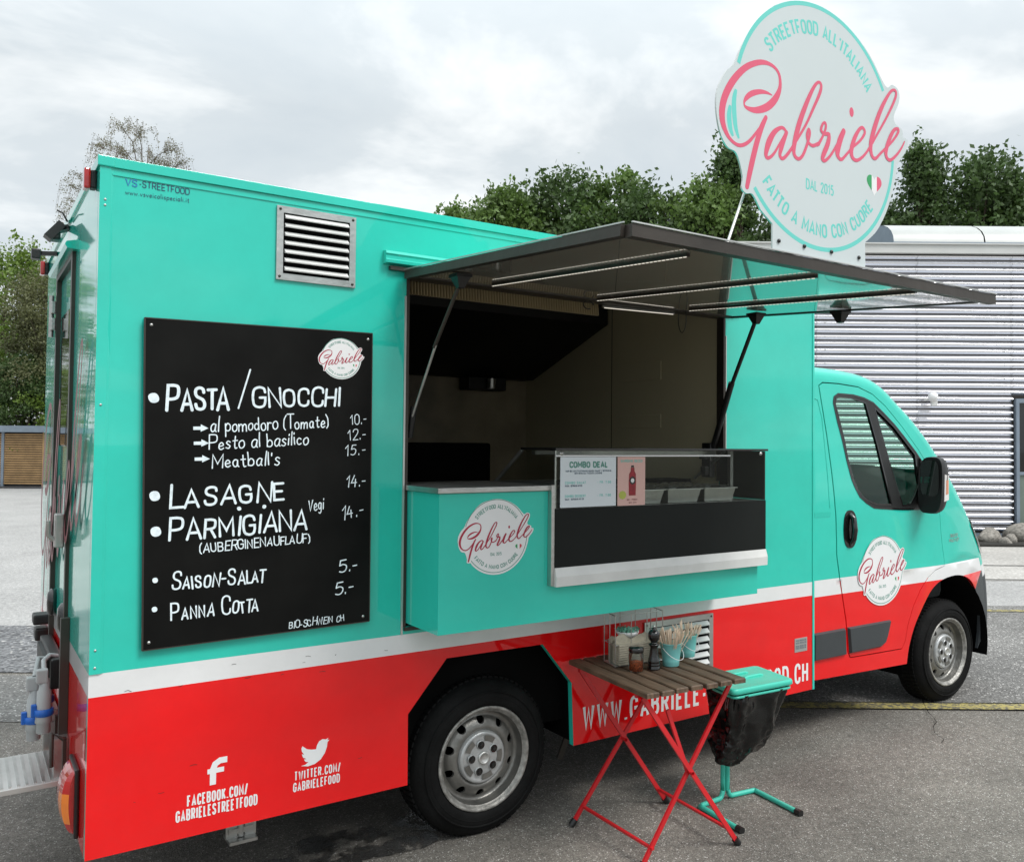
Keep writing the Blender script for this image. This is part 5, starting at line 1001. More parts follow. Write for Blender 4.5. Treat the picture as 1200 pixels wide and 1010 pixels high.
for fn, sd, W_o in ((near, 0, 0), (far, 1, 0)):
    panel('cab_side_panel' if sd == 0 else 'cab_side_panel', OUTL, [DOOR_OUT], fn, truck, CM, ccls, LINES)
    dr_ = panel('cab_door', DOOR_IN, [WIN], fn, truck, CM, ccls, LINES[:2], lift=.002)
    panel('door_inner_lining', scale_poly(DOOR, .03), [scale_poly(WIN, -.012)], fn, truck, ['matte_black'], lambda x, z: 0, lift=-.04, wall=0)
    wf = panel('window_frame', WIN, [G1, G2_], fn, dr_, ['black'], lambda x, z: 0, lift=.0035, wall=.02)
    panel('window_pane', G1, [], fn, dr_, ['glass_green'], lambda x, z: 0, lift=-.006, wall=0, inner=[])
    panel('window_pane', G2_, [], fn, dr_, ['glass_green'], lambda x, z: 0, lift=-.006, wall=0, inner=[])
    # sealing lip round the glass
    b = MB()
    for Gp in (G1, G2_): ribbon(b, [*Gp, Gp[0]], .010, lambda a, c_: fn(a, c_, .0045))
    ribbon(b, WIN+[WIN[0]], .012, lambda a, c_: fn(a, c_, .0048)); b.build('window_seal', 'gloss_black', dr_)
    # side cladding
    for k, P in enumerate(([(3.838, .490), (4.148, .490), (4.140, .655), (3.838, .655)], [(4.186, .492), (4.50, .492), (4.55, .515), (4.575, .56), (4.605, .655), (4.168, .655)])):
        b = MB(); q = scale_poly(P, -.012); b.prism(q, lambda x, z: fn(x, z, .020), lambda x, z: fn(x, z, .008)); V, T = tri2d(P); n = len(P)
        b.add([fn(x, z, .020) for x, z in q]+[fn(x, z, .0025) for x, z in P], [(i, (i+1) % n, n+(i+1) % n, n+i) for i in range(n)]); b.build('side_cladding', 'grey_plastic', truck if k == 0 else dr_)
    # handle
    el = [(4.197+.066*abs(math.cos(t))**.8*(1 if math.cos(t) > 0 else -1), 1.262+.118*abs(math.sin(t))**.8*(1 if math.sin(t) > 0 else -1)) for t in [2*math.pi*k/32 for k in range(32)]]
    b = MB(); V, T = tri2d(el); b.add([fn(x, z, .006) for x, z in V], T); n = 32; b.add([fn(x, z, .006) for x, z in el]+[fn(x, z, -.004) for x, z in el], [(i, (i+1) % n, n+(i+1) % n, n+i) for i in range(n)])
    b.tube([fn(4.197, 1.35, .004), fn(4.197, 1.33, .030), fn(4.197, 1.26, .038), fn(4.197, 1.20, .030), fn(4.197, 1.175, .004)], [.016, .018, .019, .018, .014], 10)
    b.lathe([(.012, 0), (.010, -.004), (.001, -.005)], fn(4.197, 1.165, .008), 'y', 12); b.build('door_handle', 'gloss_black', dr_)
    # pressed recess lines in the pillar behind the door
    b = MB(); 
    for pts in ([(3.87, 2.06), (3.90, 2.075), (3.945, 2.06), (3.975, 1.95), (4.0, 1.60), (4.008, 1.40)], ): b.tube([fn(x, z, -.003) for x, z in pts], .007, 6)
    b.build('pillar_crease', 'teal', truck)
    b = MB(); b.add([fn(3.86, 1.375, .004), fn(4.012, 1.375, .004), fn(4.008, 1.345, .001), fn(3.86, 1.345, .001)], [(0, 1, 2, 3)]); b.build('pillar_pressing', 'teal', truck)
    # crease under the window
    # door stripe logo
    if sd == 0:
        logo_sticker(dr_, lambda x, z, l=0: near(x, z, .0060+l), 4.523, .985, .215, ring_w=.022)
    # wheel arch liner
    b = MB(); n = 20; yy = (lambda d: d) if sd == 0 else (lambda d: W-d)
    arcp = [(5.31+.535*math.cos(R(-12+204*k/n)), .37+.525*math.sin(R(-12+204*k/n))) for k in range(n+1)]
    b.add([(x, yy(.05), z) for x, z in arcp]+[(x, yy(.42), z) for x, z in arcp], [(k, k+1, n+2+k, n+1+k) for k in range(n)]); b.add([(x, yy(.42), z) for x, z in arcp], [list(range(n+1))]); b.build('wheel_arch_liner', 'matte_black', truck)
    # mirror
    ms = 1 if sd == 0 else -1; my = lambda d: d if sd == 0 else W-d
    def mb_(x, y, z): return (x, my(y), z)
    b = MB(); secs = []
    cxm, zc_ = 4.90, 1.525
    for dxm, sc in ((0.0, 1.0), (.03, 1.02), (.07, .97), (.105, .80), (.125, .45)):
        rg_ = []
        for k in range(28):
            t = 2*math.pi*k/28; cc, ss = math.cos(t), math.sin(t); rg_.append(mb_(cxm+dxm+.02*ss, -.085+.085*sc*abs(cc)**.55*(1 if cc > 0 else -1), zc_+.185*sc*abs(ss)**.55*(1 if ss > 0 else -1)))
        secs.append(rg_)
    vs = [v for s_ in secs for v in s_]
    b.add(vs, [(i*28+k, i*28+(k+1) % 28, (i+1)*28+(k+1) % 28, (i+1)*28+k) for i in range(len(secs)-1) for k in range(28)], 0, True); b.add(secs[-1], [list(range(28))]); b.add(secs[0], [list(range(28))])
    mr = b.build('wing_mirror', 'black', truck)
    b = MB()
    for z0, z1 in ((-.075, .165), (-.165, -.085)):
        P = [(-.085+.066*abs(math.cos(t))**.5*(1 if math.cos(t) > 0 else -1), zc_+(z0+z1)/2+(z1-z0)/2*abs(math.sin(t))**.5*(1 if math.sin(t) > 0 else -1)) for t in [2*math.pi*k/24 for k in range(24)]]
        b.add([mb_(cxm-.006, y, z) for y, z in P], [list(range(24))])
    b.build('mirror_glass', 'mirror_glass', mr)
    b = MB(); P4 = [(.022, -.105), (.090, -.095), (.092, .065), (.030, .072)]
    b.add([mb_(cxm+dx_, -.1765+dx_*.14, zc_+dz_) for dx_, dz_ in P4]+[mb_(cxm+dx_, -.15, zc_+dz_) for dx_, dz_ in P4], [(0, 1, 2, 3), (0, 1, 5, 4), (1, 2, 6, 5), (2, 3, 7, 6), (3, 0, 4, 7)]); ml = b.build('mirror_indicator', 'lamp_clear', mr)
    b = MB(); b.add([mb_(cxm+dx_, -.178+dx_*.14, zc_+dz_) for dx_, dz_ in ((.045, -.06), (.082, -.055), (.082, .035), (.050, .035))], [(0, 1, 2, 3)]); b.build('indicator_bulb', 'indicator', ml)
    b = MB(); b.add([mb_(5.0, .01, 1.38), mb_(5.0, .01, 1.66), mb_(5.06, .015, 1.62), mb_(5.06, .015, 1.37), mb_(4.93, -.03, 1.40), mb_(4.93, -.03, 1.62), mb_(5.0, -.05, 1.60), mb_(5.0, -.05, 1.41)], [(0, 1, 5, 4), (1, 2, 6, 5), (2, 3, 7, 6), (3, 0, 4, 7), (4, 5, 6, 7)])
    b.tube([mb_(5.0, .03, 1.60), mb_(4.97, -.03, 1.60)], .02); b.tube([mb_(5.0, .03, 1.43), mb_(4.97, -.03, 1.43)], .022)
    P = [(4.95, 1.365), (5.09, 1.365), (5.085, 1.56), (4.965, 1.70)]; b.prism(P, lambda x, z: fn(x, z, .016), lambda x, z: fn(x, z, .004)); b.build('mirror_arm', 'black', mr)
    # headlamp on the wing
    b = MB(); q = []
    for x, z, yv in ((5.80, 1.255, .10), (5.915, 1.115, .14), (5.935, 1.03, .15), (5.90, 1.02, .11), (5.78, 1.17, .075)): q.append(mb_(x, yv+.0, z))
    # fuller badge text on the wing
# badge text
b = MB(); put_text(b, 'DUCATO', lambda a, c_, l=0: near(a, c_, .004+l), 5.318, 1.150, .020, .10, .2, z1=1.152); put_text(b, 'MULTIJET', lambda a, c_, l=0: near(a, c_, .004+l), 5.30, 1.118, .020, .14, .2, z1=1.12); b.build('badge_lettering', 'steel', truck)
# rounded edge band + skin across the width
cols = [(-1, R(a)) for a in (0, 15, 30, 45, 60, 75, 90)]
nA = 7; NT = 14; rows_ = []
def bow(x, z): return .02 if x < 4.6 else min(.16, .02+.14*(x-4.6)/.9)
for i, (ix, iz, nn, r) in enumerate(PI_):
    row_ = []
    sv = S_(ix, iz)
    for a in (0, 15, 30, 45, 60, 75, 90): row_.append((ix+nn.x*r*math.sin(R(a)), sv+r*(1-math.cos(R(a))), iz+nn.y*r*math.sin(R(a))))
    px, pz = PRs[i][0], PRs[i][1]; y0 = sv+r; y1 = W-y0; bw = bow(px, pz)
    for t in range(1, NT): u = t/NT; k = bw*(1-(2*u-1)**2); row_.append((px+nn.x*k, y0+(y1-y0)*u, pz+nn.y*k*.6))
    for a in (90, 75, 60, 45, 30, 15, 0): row_.append((ix+nn.x*r*math.sin(R(a)), W-(sv+r*(1-math.cos(R(a)))), iz+nn.y*r*math.sin(R(a))))
    rows_.append(row_)
b = MB(); wsn = MB(); nc = len(rows_[0]); b.v = [v for r_ in rows_ for v in r_]; gl = []
for i in range(len(rows_)-1):
    xm = (PRs[i][0]+PRs[i+1][0])/2; zm = (PRs[i][1]+PRs[i+1][1])/2
    for j in range(nc-1):
        f = (i*nc+j, i*nc+j+1, (i+1)*nc+j+1, (i+1)*nc+j)
        if 4.72 < xm < 5.38 and 7 <= j < nc-8: gl.append(f); continue
        mi = 0 if zm > .967 else 1 if zm > .868 else 3
        b.f.append(f); b.m.append(mi); b.sm.append(True)
b.build('cab_roof_and_nose', CM, truck)
used = sorted({i for f in gl for i in f}); mp_ = {k: n for n, k in enumerate(used)}; wsn.add([b.v[k] for k in used], [[mp_[k] for k in f] for f in gl], 0, True); wsn.build('windscreen', 'glass_green', truck)
b = MB()
for i_ in (0, 1):
    fnn = near if i_ == 0 else far
    pts = [(5.775, 1.262), (5.86, 1.175), (5.925, 1.085), (5.93, 1.0), (5.87, 1.02), (5.80, 1.13), (5.755, 1.215)]
# headlamps: clear units wrapping the wing corner
for side_ in (0, 1):
    b = MB(); g_ = []
    for i in range(len(PI_)):
        if not 1.02 < PRs[i][1] < 1.30: continue
        ix, iz, nn, r = PI_[i]; sv = S_(ix, iz); row2 = []
        for a in (20, 38, 56, 74, 90): row2.append((ix+nn.x*(r+.010)*math.sin(R(a)), (sv+r-(r+.010)*math.cos(R(a))), iz+nn.y*(r+.010)*math.sin(R(a))))
        px, pz = PRs[i][0], PRs[i][1]
        for u in (.05, .10, .16): k = bow(px, pz)*(1-(2*u-1)**2); row2.append((px+nn.x*(k+.010), sv+r+(W-2*sv-2*r)*u, pz+nn.y*(k*.6+.010)))
        g_.append([(x, y if side_ == 0 else W-y, z) for x, y, z in row2])
    n2 = len(g_[0]); b.add([v for r2 in g_ for v in r2], [(i*n2+j, i*n2+j+1, (i+1)*n2+j+1, (i+1)*n2+j) for i in range(len(g_)-1) for j in range(n2-1)], 0, True); b.build('headlamp', 'lamp_clear', truck)
b = MB(); b.box(6.12, 6.18, .55, W-.55, .62, .80, bev=.02); b.box(6.0, 6.16, .4, W-.4, .36, .5, bev=.03); b.build('front_grille', 'grey_plastic', truck)
b = MB(); b.box(6.18, 6.195, W/2-.26, W/2+.26, .50, .61); b.build('front_plate', 'decal_white', truck)
# cab interior
b = MB(); b.box(4.98, 5.45, .16, W-.16, .7, 1.33, bev=.05); b.box(5.05, 5.3, 1.3, 1.85, 1.30, 1.42, bev=.04); b.build('dashboard', 'seat', truck)
b = MB(); b.box(3.86, 5.3, .12, W-.12, .50, .56); b.build('cab_floor', 'matte_black', truck)
for yc in (.50, W-.50, W/2+.08):
    b = MB(); b.box(4.25, 4.75, yc-.23, yc+.23, .82, 1.0, bev=.05); b.add([], []); s_ = b.build('cab_seat', 'seat', truck)
    b = MB(); q = [(4.18, .95), (4.32, .95), (4.22, 1.50), (4.10, 1.50)]; b.prism(q, lambda x, z: (x, yc-.22, z), lambda x, z: (x, yc+.22, z)); b.build('seat_back', 'seat', s_)
    b = MB(); b.box(4.06, 4.15, yc-.12, yc+.12, 1.55, 1.70, bev=.035); b.tube([(4.13, yc-.05, 1.48), (4.11, yc-.05, 1.58)], .008); b.tube([(4.13, yc+.05, 1.48), (4.11, yc+.05, 1.58)], .008); b.build('headrest', 'seat', s_)
b = MB(); yc = W-.50
cc_ = Vector((4.86, yc, 1.42)); a1 = Vector((0, 1, 0)); a2 = Vector((-.55, 0, .83))
b.tube([cc_+a1*.20*math.cos(t)+a2*.20*math.sin(t) for t in [k*math.pi/14 for k in range(29)]], .016, 8, caps=False); b.bar(cc_-a1*.19, cc_+a1*.19, .04, .02); b.tube([cc_, cc_+Vector((.2, 0, -.15))], .03); b.build('steering_wheel', 'seat', truck)
# ------------------------------------------------------------------ round sign on the outer edge of the hatch
SX, SZ, SR, SY = 1.982, 2.850, .4103, -1.502
sign = thing('round_sign', 'large round white shop sign with pink script, standing up from the hatch edge', 'sign', (SX, SY, 2.42))
b = MB(); fs_ = lambda u, v, l=0: (SX+u*SR, SY-.006-l, SZ+v*SR)
V, T = tri2d(SIGN_OUT); n = len(SIGN_OUT)
b.add([fs_(x, z) for x, z in V], T); b.add([(p[0], p[1]+.006, p[2]) for p in [fs_(x, z) for x, z in V]], [t[::-1] for t in T])
b.add([fs_(x, z) for x, z in SIGN_OUT]+[(SX+x*SR, SY+.000, SZ+z*SR) for x, z in SIGN_OUT], [(i, (i+1) % n, n+(i+1) % n, n+i) for i in range(n)], 1)
bd = b.build('sign_board', ['sign_face', 'alu'], sign)
mbs = dict(ring=MB(), script=MB(), heart=MB()); logo_marks(mbs, fs_, .036)
mbs['ring'].build('ring_lettering', 'decal_teal', bd); mbs['script'].build('script_lettering', 'decal_pink', bd); mbs['heart'].build('heart_emblem', ['flag_green', 'decal_white', 'decal_pink'], bd)
for x in (1.775, 1.90, 2.04, 2.19):
    b = MB(); z = 2.437; b.lathe([(.007, 0), (.007, -.004), (.004, -.006), (.001, -.007)], (x, SY-.007, z), 'y', 12); b.build('bolt', 'gloss_black', sign)
b = MB(); b.tube([(1.56, -1.49, 2.40), (1.70, -1.46, 2.66)], .0045); b.build('support_rod', 'alu', sign)
for x in (1.80, 2.10):
    b = MB(); b.bar((x, SY+.012, 2.40), (x, SY+.012, 2.60), .03, .006); b.bar((x, SY+.01, 2.413), (x, SY+.10, 2.42), .03, .006); b.build('sign_bracket', 'steel', sign)
# ------------------------------------------------------------------ menu board
mbd = thing('menu_board', 'black chalkboard menu hung on the side of the truck, with handwritten dishes and prices', 'menu board', (.59, -.01, 1.04))
QB = [(.150, 2.214), (1.008, 2.226), (1.012, 1.046), (.164, 1.034)]
b = MB(); yb = -.022; b.prism(QB, lambda x, z: (x, yb, z), lambda x, z: (x, -.0015, z)); brd = b.build('board', 'board', mbd)
b = MB(); q = QB
for i in range(4):
    p0, p1 = q[i], q[(i+1) % 4]; b.bar((p0[0], -.0205, p0[1]), (p1[0], -.0205, p1[1]), .005, .006 if i == 3 else .004)
b.build('board_edge', 'dark_metal', brd)
for x, z in ((.185, 1.060), (.985, 1.068), (.172, 2.19), (.99, 2.20)):
    b = MB(); b.lathe([(.006, 0), (.004, -.003), (.001, -.0035)], (x, yb, z), 'y', 10); b.build('screw', 'steel', brd)
fb_ = side(yb-.0008)
def hand(txt, x0, z0, x1, z1, h, stroke, seed, small=1.0, xs=.62, jit=.12, sp=.14, nm='chalk_lettering'):
    b = MB(); put_text(b, txt, fb_, x0, z0, h, x1-x0, stroke*.84, z1=z1, xs=xs, sp=sp, rnd=True, small=small, jit=jit, seed=seed); b.build(nm, 'chalk', brd)
def dot(x, z, r):
    b = MB(); b.add([fb_(x+r*math.cos(t)*(1+.1*math.sin(2*t+x*20)), z+r*.95*math.sin(t), .0002) for t in [k*math.pi/9 for k in range(18)]], [list(range(18))]); b.build('bullet_mark', 'chalk', brd)
dot(.184, 1.929, .019); dot(.194, 1.579, .019); dot(.200, 1.452, .019); dot(.201, 1.279, .010); dot(.201, 1.176, .010)
hand('PASTA', .228, 1.884, .440, 1.898, .096, .135, 1, .80, .6, .09, .10)
hand('/', .478, 1.905, .519, 1.973, .072, .10, 2, 1, .7, 0)
hand('GNOCCHI', .532, 1.906, .872, 1.923, .080, .135, 3, .88, .62, .09, .10)
for x, z in ((.319, 1.823), (.322, 1.768), (.326, 1.710)):
    b = MB(); ribbon(b, [(x, z), (x+.034, z+.001)], .012, lambda a, c_: fb_(a, c_, 0)); b.add([fb_(x+.026, z+.015, .0001), fb_(x+.053, z+.001, .0001), fb_(x+.026, z-.012, .0001)], [(0, 1, 2)]); b.build('arrow_mark', 'chalk', brd)
hand('al pomodoro (Tomate)', .380, 1.810, .828, 1.836, .050, .105, 5, 1, .72, .12, .12)
hand('Pesto al basilico', .376, 1.745, .746, 1.768, .050, .105, 6, 1, .72, .12, .12)
hand("Meatball's", .388, 1.678, .634, 1.688, .052, .105, 7, 1, .72, .12, .12)
hand('10.-', .921, 1.847, .985, 1.856, .040, .105, 8, 1, .6); hand('12.-', .911, 1.785, .983, 1.793, .040, .105, 9, 1, .6); hand('15.-', .899, 1.721, .982, 1.730, .042, .105, 10, 1, .6); hand('14.-', .905, 1.594, .985, 1.600, .046, .105, 11, 1, .6)
hand('LASAGNE', .247, 1.534, .656, 1.553, .082, .135, 12, .82, .62, .09, .12)
hand('PARMIGIANA', .246, 1.418, .742, 1.434, .082, .135, 13, .86, .62, .09, .12)
dot(.487, 1.524, .008); dot(.580, 1.528, .008)
hand('Vegi', .752, 1.502, .812, 1.512, .046, .10, 14, 1, .62); hand('14.-', .889, 1.464, .977, 1.479, .050, .10, 15, 1, .6)
hand('(AUBERGINENAUFLAUF)', .350, 1.367, .760, 1.383, .033, .15, 16, 1, .62)
hand('SAISON-SALAT', .258, 1.240, .585, 1.242, .062, .125, 17, .68, .68)
hand('PANNA COTTA', .257, 1.131, .562, 1.134, .064, .115, 18, .66, .70)
hand('5.-', .881, 1.252, .956, 1.262, .045, .13, 19, 1, .7); hand('5.-', .866, 1.164, .938, 1.172, .043, .13, 20, 1, .7)
hand('BIO-SCHWEIN CH', .683, 1.053, .905, 1.060, .026, .15, 21, 1, .7, .2)
logo_sticker(brd, side(yb-.0005), .876, 2.115, .080, ring_w=.03)
# ------------------------------------------------------------------ display case on the counter
dc = thing('display_case', 'glass food display case with dark lower panel and white ledge, on the serving counter', 'display case', (2.38, -.2, 1.58))
x0, x1, yf = 1.722, 3.040, -.328
b = MB(); b.box(x0, x1, yf, cy-.0015, 1.246, 1.497); b.build('front_panel', 'case_black', dc)
b = MB(); b.add([(x0, yf-.002, 1.2455), (x1, yf-.002, 1.2455), (x1, yf-.014, 1.208), (x0, yf-.014, 1.208), (x0, yf-.012, 1.166), (x1, yf-.012, 1.166), (x0, cy-.0015, 1.2455), (x1, cy-.0015, 1.2455), (x0, cy-.0015, 1.166), (x1, cy-.0015, 1.166)], [(0, 1, 2, 3), (3, 2, 5, 4), (0, 3, 4, 8, 6), (1, 7, 9, 5, 2), (0, 6, 7, 1), (4, 5, 9, 8)]); b.build('white_ledge', 'white_metal', dc)
b = MB(); b.box(x0-.018, x0-.001, yf+.003, cy-.0015, 1.17, 1.60); b.build('side_rail', 'steel', dc)
b = MB(); b.add([(x0, yf+.003, 1.4985), (x1, yf+.003, 1.4985), (x1, yf+.003, 1.748), (x0, yf+.003, 1.748)], [(0, 1, 2, 3)]); b.build('front_glass', 'glass_clear', dc)
b = MB(); b.add([(x0, yf+.008, 1.59), (x0, .185, 1.59), (x0, -.056, 1.748), (x0, yf+.008, 1.748)], [(0, 1, 2, 3)]); b.build('side_glass', 'glass_clear', dc)
b = MB(); P_ = [(yf+.004, 1.4985), (-.004, 1.4985), (-.004, 1.714), (-.056, 1.748), (yf+.004, 1.748)]; b.prism(P_, lambda y, z: (x1-.008, y, z), lambda y, z: (x1, y, z)); b.build('end_panel', 'case_end', dc)
b = MB(); b.box(x0-.004, x1+.012, yf-.006, -.05, 1.749, 1.760, bev=.002); b.build('top_frame', 'gloss_black', dc)
b = MB(); b.bar((x0+.004, -.052, 1.747), (x0+.004, .187, 1.590), .014, .014, up=(1, 0, 0)); b.bar((x1-.008, -.052, 1.747), (x1-.008, .187, 1.590), .014, .014, up=(1, 0, 0)); b.box(x1-.125, x1-.105, -.20, -.18, 1.50, 1.748); b.box(x0+.002, x0+.010, yf+.009, yf+.017, 1.50, 1.748); b.build('frame_bar', 'steel', dc)
b = MB(); b.box(x0, 2.78, yf-.001, yf+.002, 1.722, 1.729); b.build('top_strip', 'decal_white', dc)
b = MB(); b.box(x0+.05, x1-.12, -.09, -.06, 1.728, 1.746); b.build('case_lamp_rail', 'steel', dc)
for x in (x0+.03, x1-.04):
    b = MB(); b.lathe([(.010, 0), (.009, -.006), (.001, -.007)], (x, yf+.002, 1.736), 'y', 14); b.build('glass_clamp', 'steel', dc)
b = MB(); b.box(x0+.005, x1-.005, yf+.010, .18, 1.4635, 1.4975); b.build('case_floor', 'steel', dc)
# food containers
def container(x, y, lab, first=[None]):
    if first[0] is None:
        t = thing('food_container', lab, 'food container', (0, 0, 0), 'steel food containers in the display case')
        b = MB(); a0, a1, h = .108, .094, .065
        for (p, q) in ((((-1, -1), (1, -1))), (((1, -1), (1, 1))), (((1, 1), (-1, 1))), (((-1, 1), (-1, -1)))):
            b.add([(p[0]*a0, p[1]*.085, h), (q[0]*a0, q[1]*.085, h), (q[0]*a1, q[1]*.070, 0), (p[0]*a1, p[1]*.070, 0)], [(0, 1, 2, 3)])
            b.bar((p[0]*(a0+.004), p[1]*.089, h), (q[0]*(a0+.004), q[1]*.089, h), .012, .005)
        b.add([(-a1, -.07, .001), (a1, -.07, .001), (a1, .07, .001), (-a1, .07, .001)], [(0, 1, 2, 3)]); b.build('pan', 'steel', t)
        b = MB(); r = random.Random(3); n = 9; vs = [(-.100+.2*i/(n-1), -.078+.156*j/(n-1), .066+r.uniform(0, .010)+(.006 if 0 < i < n-1 else 0)) for j in range(n) for i in range(n)]
        b.add(vs, [(j*n+i, j*n+i+1, (j+1)*n+i+1, (j+1)*n+i) for j in range(n-1) for i in range(n-1)]); b.build('lid_film', 'foil', t); first[0] = t
    else:
        src = first[0]; t = src.copy(); C.objects.link(t)
        for ch in list(src.children): c_ = ch.copy(); C.objects.link(c_); c_.parent = t
        t['label'] = lab
    t.location = (x, y, 1.50)
for i, (x, y) in enumerate([(2.26, -.215), (2.50, -.215), (2.74, -.215), (2.02, -.215), (2.26, -.03), (2.50, -.03), (2.74, -.03), (2.02, -.03)]):
    container(x, y, ['film covered steel pan in the front row, just right of the pink poster', 'film covered steel pan in the middle of the visible front row', 'film covered steel pan at the right end of the front row', 'film covered steel pan behind the posters', 'steel pan in the back row, left of centre', 'steel pan in the back row, centre', 'steel pan at the right end of the back row', 'steel pan in the back row behind the posters'][i])
# posters
mp = thing('menu_poster', 'white combo deal poster with green headline taped to the display glass', 'poster', (1.9, yf-.004, 1.5))
yp = yf-.0035; fp = side(yp-.0006)
b = MB(); b.box(1.745, 2.050, yp, yp+.0025, 1.502, 1.7205); pb = b.build('paper', 'poster', mp)
b = MB(); put_text(b, 'COMBO DEAL', fp, 1.795, 1.676, .022, .205, .30, xs=.8, sp=.25); b.build('headline', 'decal_green', pb)
b = MB()
for z, x0_, w, t_ in ((1.656, 1.772, .25, 'NUR BEI UNS PASTAGANG GUNGA SAUCE / GETRAENK'), (1.646, 1.82, .15, 'DER MENU ALL FACCIATA LASAGNE'), (1.592, 1.770, .09, 'PASTA - GETRAENK MIT EIS'), (1.534, 1.770, .10, 'SALAT - GETRAENK MIT EIS')): put_text(b, t_, fp, x0_, z, .0065, w, .22, sp=.2)
b.build('small_print', 'decal_navy', pb)
b = MB()
for z, t_, p_ in ((1.604, 'COMBO SALAT', '+ FR. 7.00'), (1.546, 'COMBO DESSERT', '+ FR. 7.00')): put_text(b, t_, fp, 1.770, z, .0095, .11, .2, sp=.25); put_text(b, p_, fp, 1.945, z, .0095, .075, .2, sp=.25)
b.build('green_print', 'decal_teal', pb)
dp = thing('drink_poster', 'pink poster with a red drink bottle, taped beside the combo deal poster', 'poster', (2.14, yf-.004, 1.5))
b = MB(); b.box(2.060, 2.222, yp, yp+.0025, 1.500, 1.7205); pb = b.build('paper', 'sleeve', dp)
b = MB(); put_text(b, 'GIARDINO SECCO', fp, 2.078, 1.697, .010, .125, .22, sp=.2); b.build('headline', 'decal_teal', pb)
b = MB(); P = [(2.125, 1.545), (2.165, 1.545), (2.167, 1.60), (2.166, 1.643), (2.158, 1.655), (2.157, 1.672), (2.136, 1.672), (2.135, 1.655), (2.126, 1.643), (2.124, 1.60)]; V, T = tri2d(P); b.add([fp(x, z, 0) for x, z in V], T); bo = b.build('bottle_print', 'bottle_red', pb)
b = MB(); b.add([fp(2.146+.018*math.cos(t), 1.613+.018*math.sin(t), .0003) for t in [k*math.pi/8 for k in range(16)]], [list(range(16))], 0); b.add([fp(2.146+.010*math.cos(t), 1.613+.010*math.sin(t), .0006) for t in [k*math.pi/8 for k in range(16)]], [list(range(16))], 1); b.add([fp(2.137, 1.673, .0003), fp(2.155, 1.673, .0003), fp(2.154, 1.682, .0003), fp(2.138, 1.682, .0003)], [(0, 1, 2, 3)], 0); b.build('bottle_label', ['gloss_black', 'decal_white'], pb)
b = MB(); b.add([fp(2.088+.020*math.cos(t)*(1+.1*(k % 2)), 1.548+.018*math.sin(t)*(1+.1*(k % 2)), .0003) for k, t in enumerate([k*math.pi/10 for k in range(20)])], [list(range(20))]); b.build('lime_seal', 'lime', pb)
b = MB(); put_text(b, 'BIO - FRISCH', fp, 2.115, 1.523, .006, .06, .2); put_text(b, 'SEIT 2015', fp, 2.125, 1.510, .005, .045, .2); b.build('small_print', 'decal_brown', pb)
# ------------------------------------------------------------------ folding table
TZ = .755
tbl = thing('folding_table', 'small folding table with brown wooden slats and crossed red metal legs', 'table', (2.26, -.36, 0))
c00, c10, c01 = Vector((2.015, -.030, 0)), Vector((2.560, -.080, 0)), Vector((1.955, -.655, 0))   # back-left, back-right, front-left
ux = (c10-c00)/7; vy = (c01-c00)
rt = random.Random(2)
for i in range(7):
    p0 = c00+ux*i; w = .80; e = rt.uniform(-.006, .006)
    q0, q1, q2, q3 = p0-vy*.01+vy*e, p0+ux*w-vy*.01+vy*e, p0+ux*w+vy*(1.01+e), p0+vy*(1.01+e)
    b = MB(); zt_ = TZ; zb_ = TZ-.021; be = .004
    ins = lambda P: [P[0]+(ux.normalized()*be)+(vy.normalized()*be), P[1]-(ux.normalized()*be)+(vy.normalized()*be), P[2]-(ux.normalized()*be)-(vy.normalized()*be), P[3]+(ux.normalized()*be)-(vy.normalized()*be)]
    Q = [q0, q1, q2, q3]; I = ins(Q); vs = [Vector((p.x, p.y, zb_)) for p in Q]+[Vector((p.x, p.y, zt_-be)) for p in Q]+[Vector((p.x, p.y, zt_)) for p in I]
    b.add(vs, [(3, 2, 1, 0)]+[(k, (k+1) % 4, 4+(k+1) % 4, 4+k) for k in range(4)]+[(4+k, 4+(k+1) % 4, 8+(k+1) % 4, 8+k) for k in range(4)]+[(8, 9, 10, 11)]); b.build('slat', 'wood', tbl)
def P3(a, c_, z): p = c00+ux*7*a+vy*c_; return Vector((p.x, p.y, z))
b = MB()
for c_ in (.13, .87): b.bar(P3(.01, c_, TZ-.030), P3(.97, c_, TZ-.030), .016, .016)
b.build('top_rail', 'red_metal', tbl)
feet = {'BL': Vector((2.000, -.100, .012)), 'BR': Vector((2.535, -.135, .012)), 'FL': Vector((1.995, -.600, .012)), 'FR': Vector((2.500, -.645, .012))}
tops = {'BL': P3(.97, .13, TZ-.035), 'BR': P3(.03, .13, TZ-.035), 'FL': P3(.95, .90, TZ-.035), 'FR': P3(.05, .90, TZ-.035)}
for k in feet:
    off = Vector((0, .013 if k in ('BL', 'FL') else -.002, 0)); b = MB(); b.bar(feet[k]+off, tops[k]+off, .009, .022, up=(0, 1, 0)) if False else b.bar(feet[k]+off, tops[k]+off, .010, .021, up=(1, 0, 0)); lg = b.build('leg', 'red_metal', tbl)
    d = (tops[k]-feet[k]).normalized(); b = MB(); b.tube([feet[k]+off-d*.012+Vector((0, 0, .003)), feet[k]+off+d*.022], .016, 10); b.build('rubber_foot', 'black', lg)
b = MB(); L_ = lambda k, t: feet[k].lerp(tops[k], t)
b.bar(L_('BL', .10), L_('FL', .10), .014, .010); b.build('stretcher', 'red_metal', tbl)
b = MB(); b.bar(L_('BR', .10), L_('FR', .10), .014, .010); b.build('stretcher', 'red_metal', tbl)
b = MB(); b.bar(L_('FR', .88)+Vector((.10, .03, 0)), L_('FR', .50)+Vector((.0, .025, 0)), .010, .018, up=(1, 0, 0)); b.build('folding_stay', 'red_metal', tbl)
